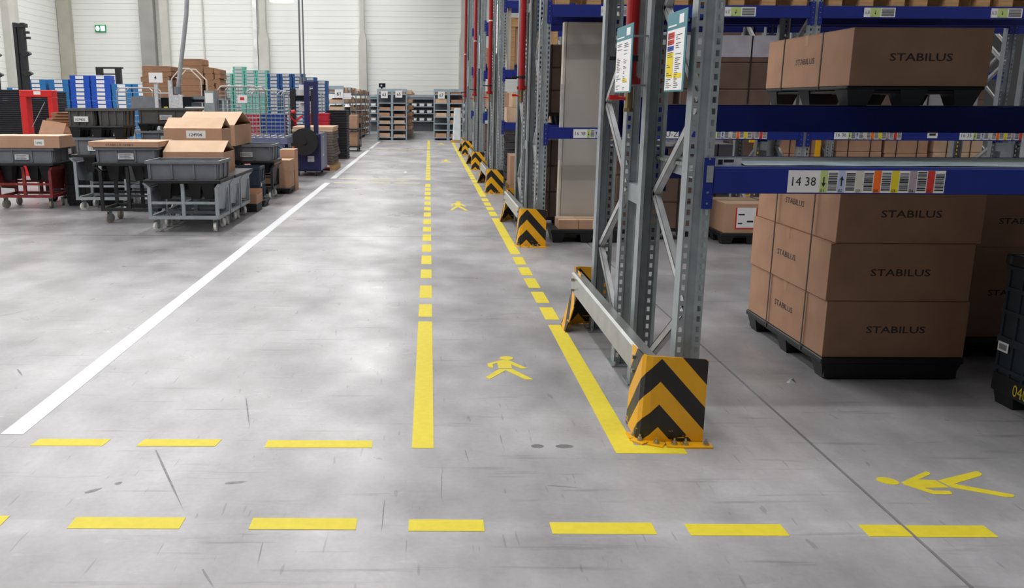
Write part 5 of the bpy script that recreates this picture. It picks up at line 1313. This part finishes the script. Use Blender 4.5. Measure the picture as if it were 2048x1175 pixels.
for k in range(3):
    shelf_unit('steel shelf in the row behind 63 and 65, %s' % ['first', 'second', 'last'][k], -1.75, -0.98, 37.0+k*2.4, 39.3+k*2.4, ZS, 1.95, back=False)
    shelf_cartons(-1.25, -0.7, 37.05+k*2.4, 38.0+k*2.4, ZS, 'the %s right side shelf behind the adjoining pair' % ['first', 'second', 'last'][k], 1, 0.9, 0.2)
    shelf_cartons(-2.05, -1.45, 37.05+k*2.4, 38.0+k*2.4, ZS[:5], 'the %s left side shelf behind the adjoining pair' % ['first', 'second', 'last'][k], 1, 0.8, 0.2)
for k in range(5):
    shelf_unit('steel shelf in the row numbered 61, %s from the front' % ['first', 'second', 'third', 'fourth', 'fifth'][k], -3.75, -2.9, 30.2+k*2.6, 32.75+k*2.6, ZS, 2.05, back=False)
    for q in range(3):
        shelf_cartons(-3.5, -2.88, 30.25+k*2.6+q*0.83, 30.95+k*2.6+q*0.83, ZS, '%s shelf of row 61, %s box column' % (['first', 'second', 'third', 'fourth', 'fifth'][k], ['front', 'middle', 'rear'][q]), 1, 0.85, 0.2)
num_plate('61', -3.06, 30.17, 1.66); num_plate('63', -1.84, 36.28, 1.68); num_plate('65', -1.25, 36.28, 1.70); num_plate('67', 0.48, 36.28, 1.67)
wp2 = tag(MB().box(-0.15, 0.15, -0.01, 0, 0, 0.2, PAPER).box(-0.1, 0.1, -0.012, -0.01, 0.05, 0.055, INKF).build('paper_notice', None, (-2.8, 30.199, 1.62)), 'blank white paper notice right of plate 61', 'notice')
mn = thing('small_monitor', 'small dark monitor on top of shelf 63', 'monitor', (-1.95, 36.5, 2.05))
MB().box(-0.12, 0.15, -0.02, 0.02, 0.05, 0.22, SCREEN).box(-0.05, 0.02, -0.024, -0.02, 0.1, 0.16, PLIL).build('screen', mn); MB().box(-0.03, 0.03, -0.05, 0.05, 0, 0.06, SCREEN).build('foot', mn)
# low white shelving along the far wall with white bins
for k in range(3):
    x0 = -3.2+k*1.75
    shelf_unit('pale shelf along the far wall between rows 65 and 67, %s' % ['left', 'middle', 'right'][k], x0, x0+1.72, 46.8, 47.3, [0.55, 0.95, 1.3, 1.7], 1.9)
    for i, z in enumerate((0.55, 0.95, 1.3)):
        for q in range(4):
            o = MB().frustum((-0.12, 0.12, 0, 0.3), 0, (-0.14, 0.14, -0.03, 0.3), 0.16, PAPERG, 'b').box(-0.1, 0.1, -0.04, -0.03, 0.03, 0.12, PAPER).build('small_bin', None, (x0+0.25+q*0.4, 46.85, z+0.001))
            tag(o, 'small white bin on the far wall shelf, %s unit, %s board, %s' % (['left', 'middle', 'right'][k], ['low', 'middle', 'high'][i], ['first', 'second', 'third', 'fourth'][q]), 'bin', 'white bins along the far wall')
# wrapped white sacks beside shelf 67
sk = thing('wrapped_bale', 'white film wrapped bale standing by the right end of shelf 67', 'bale', (1.06, 34.4, 0))
MB().box(-0.22, 0.2, -0.3, 0.3, 0.0, 0.08, WOOD).build('pallet', sk)
MB().frustum((-0.16, 0.16, -0.28, 0.28), 0.08, (-0.10, 0.15, -0.25, 0.25), 1.3, mat('white film', (214, 222, 226), 0.3, 0, 0.12, 5)).build('bale', sk, bevel=0.03)
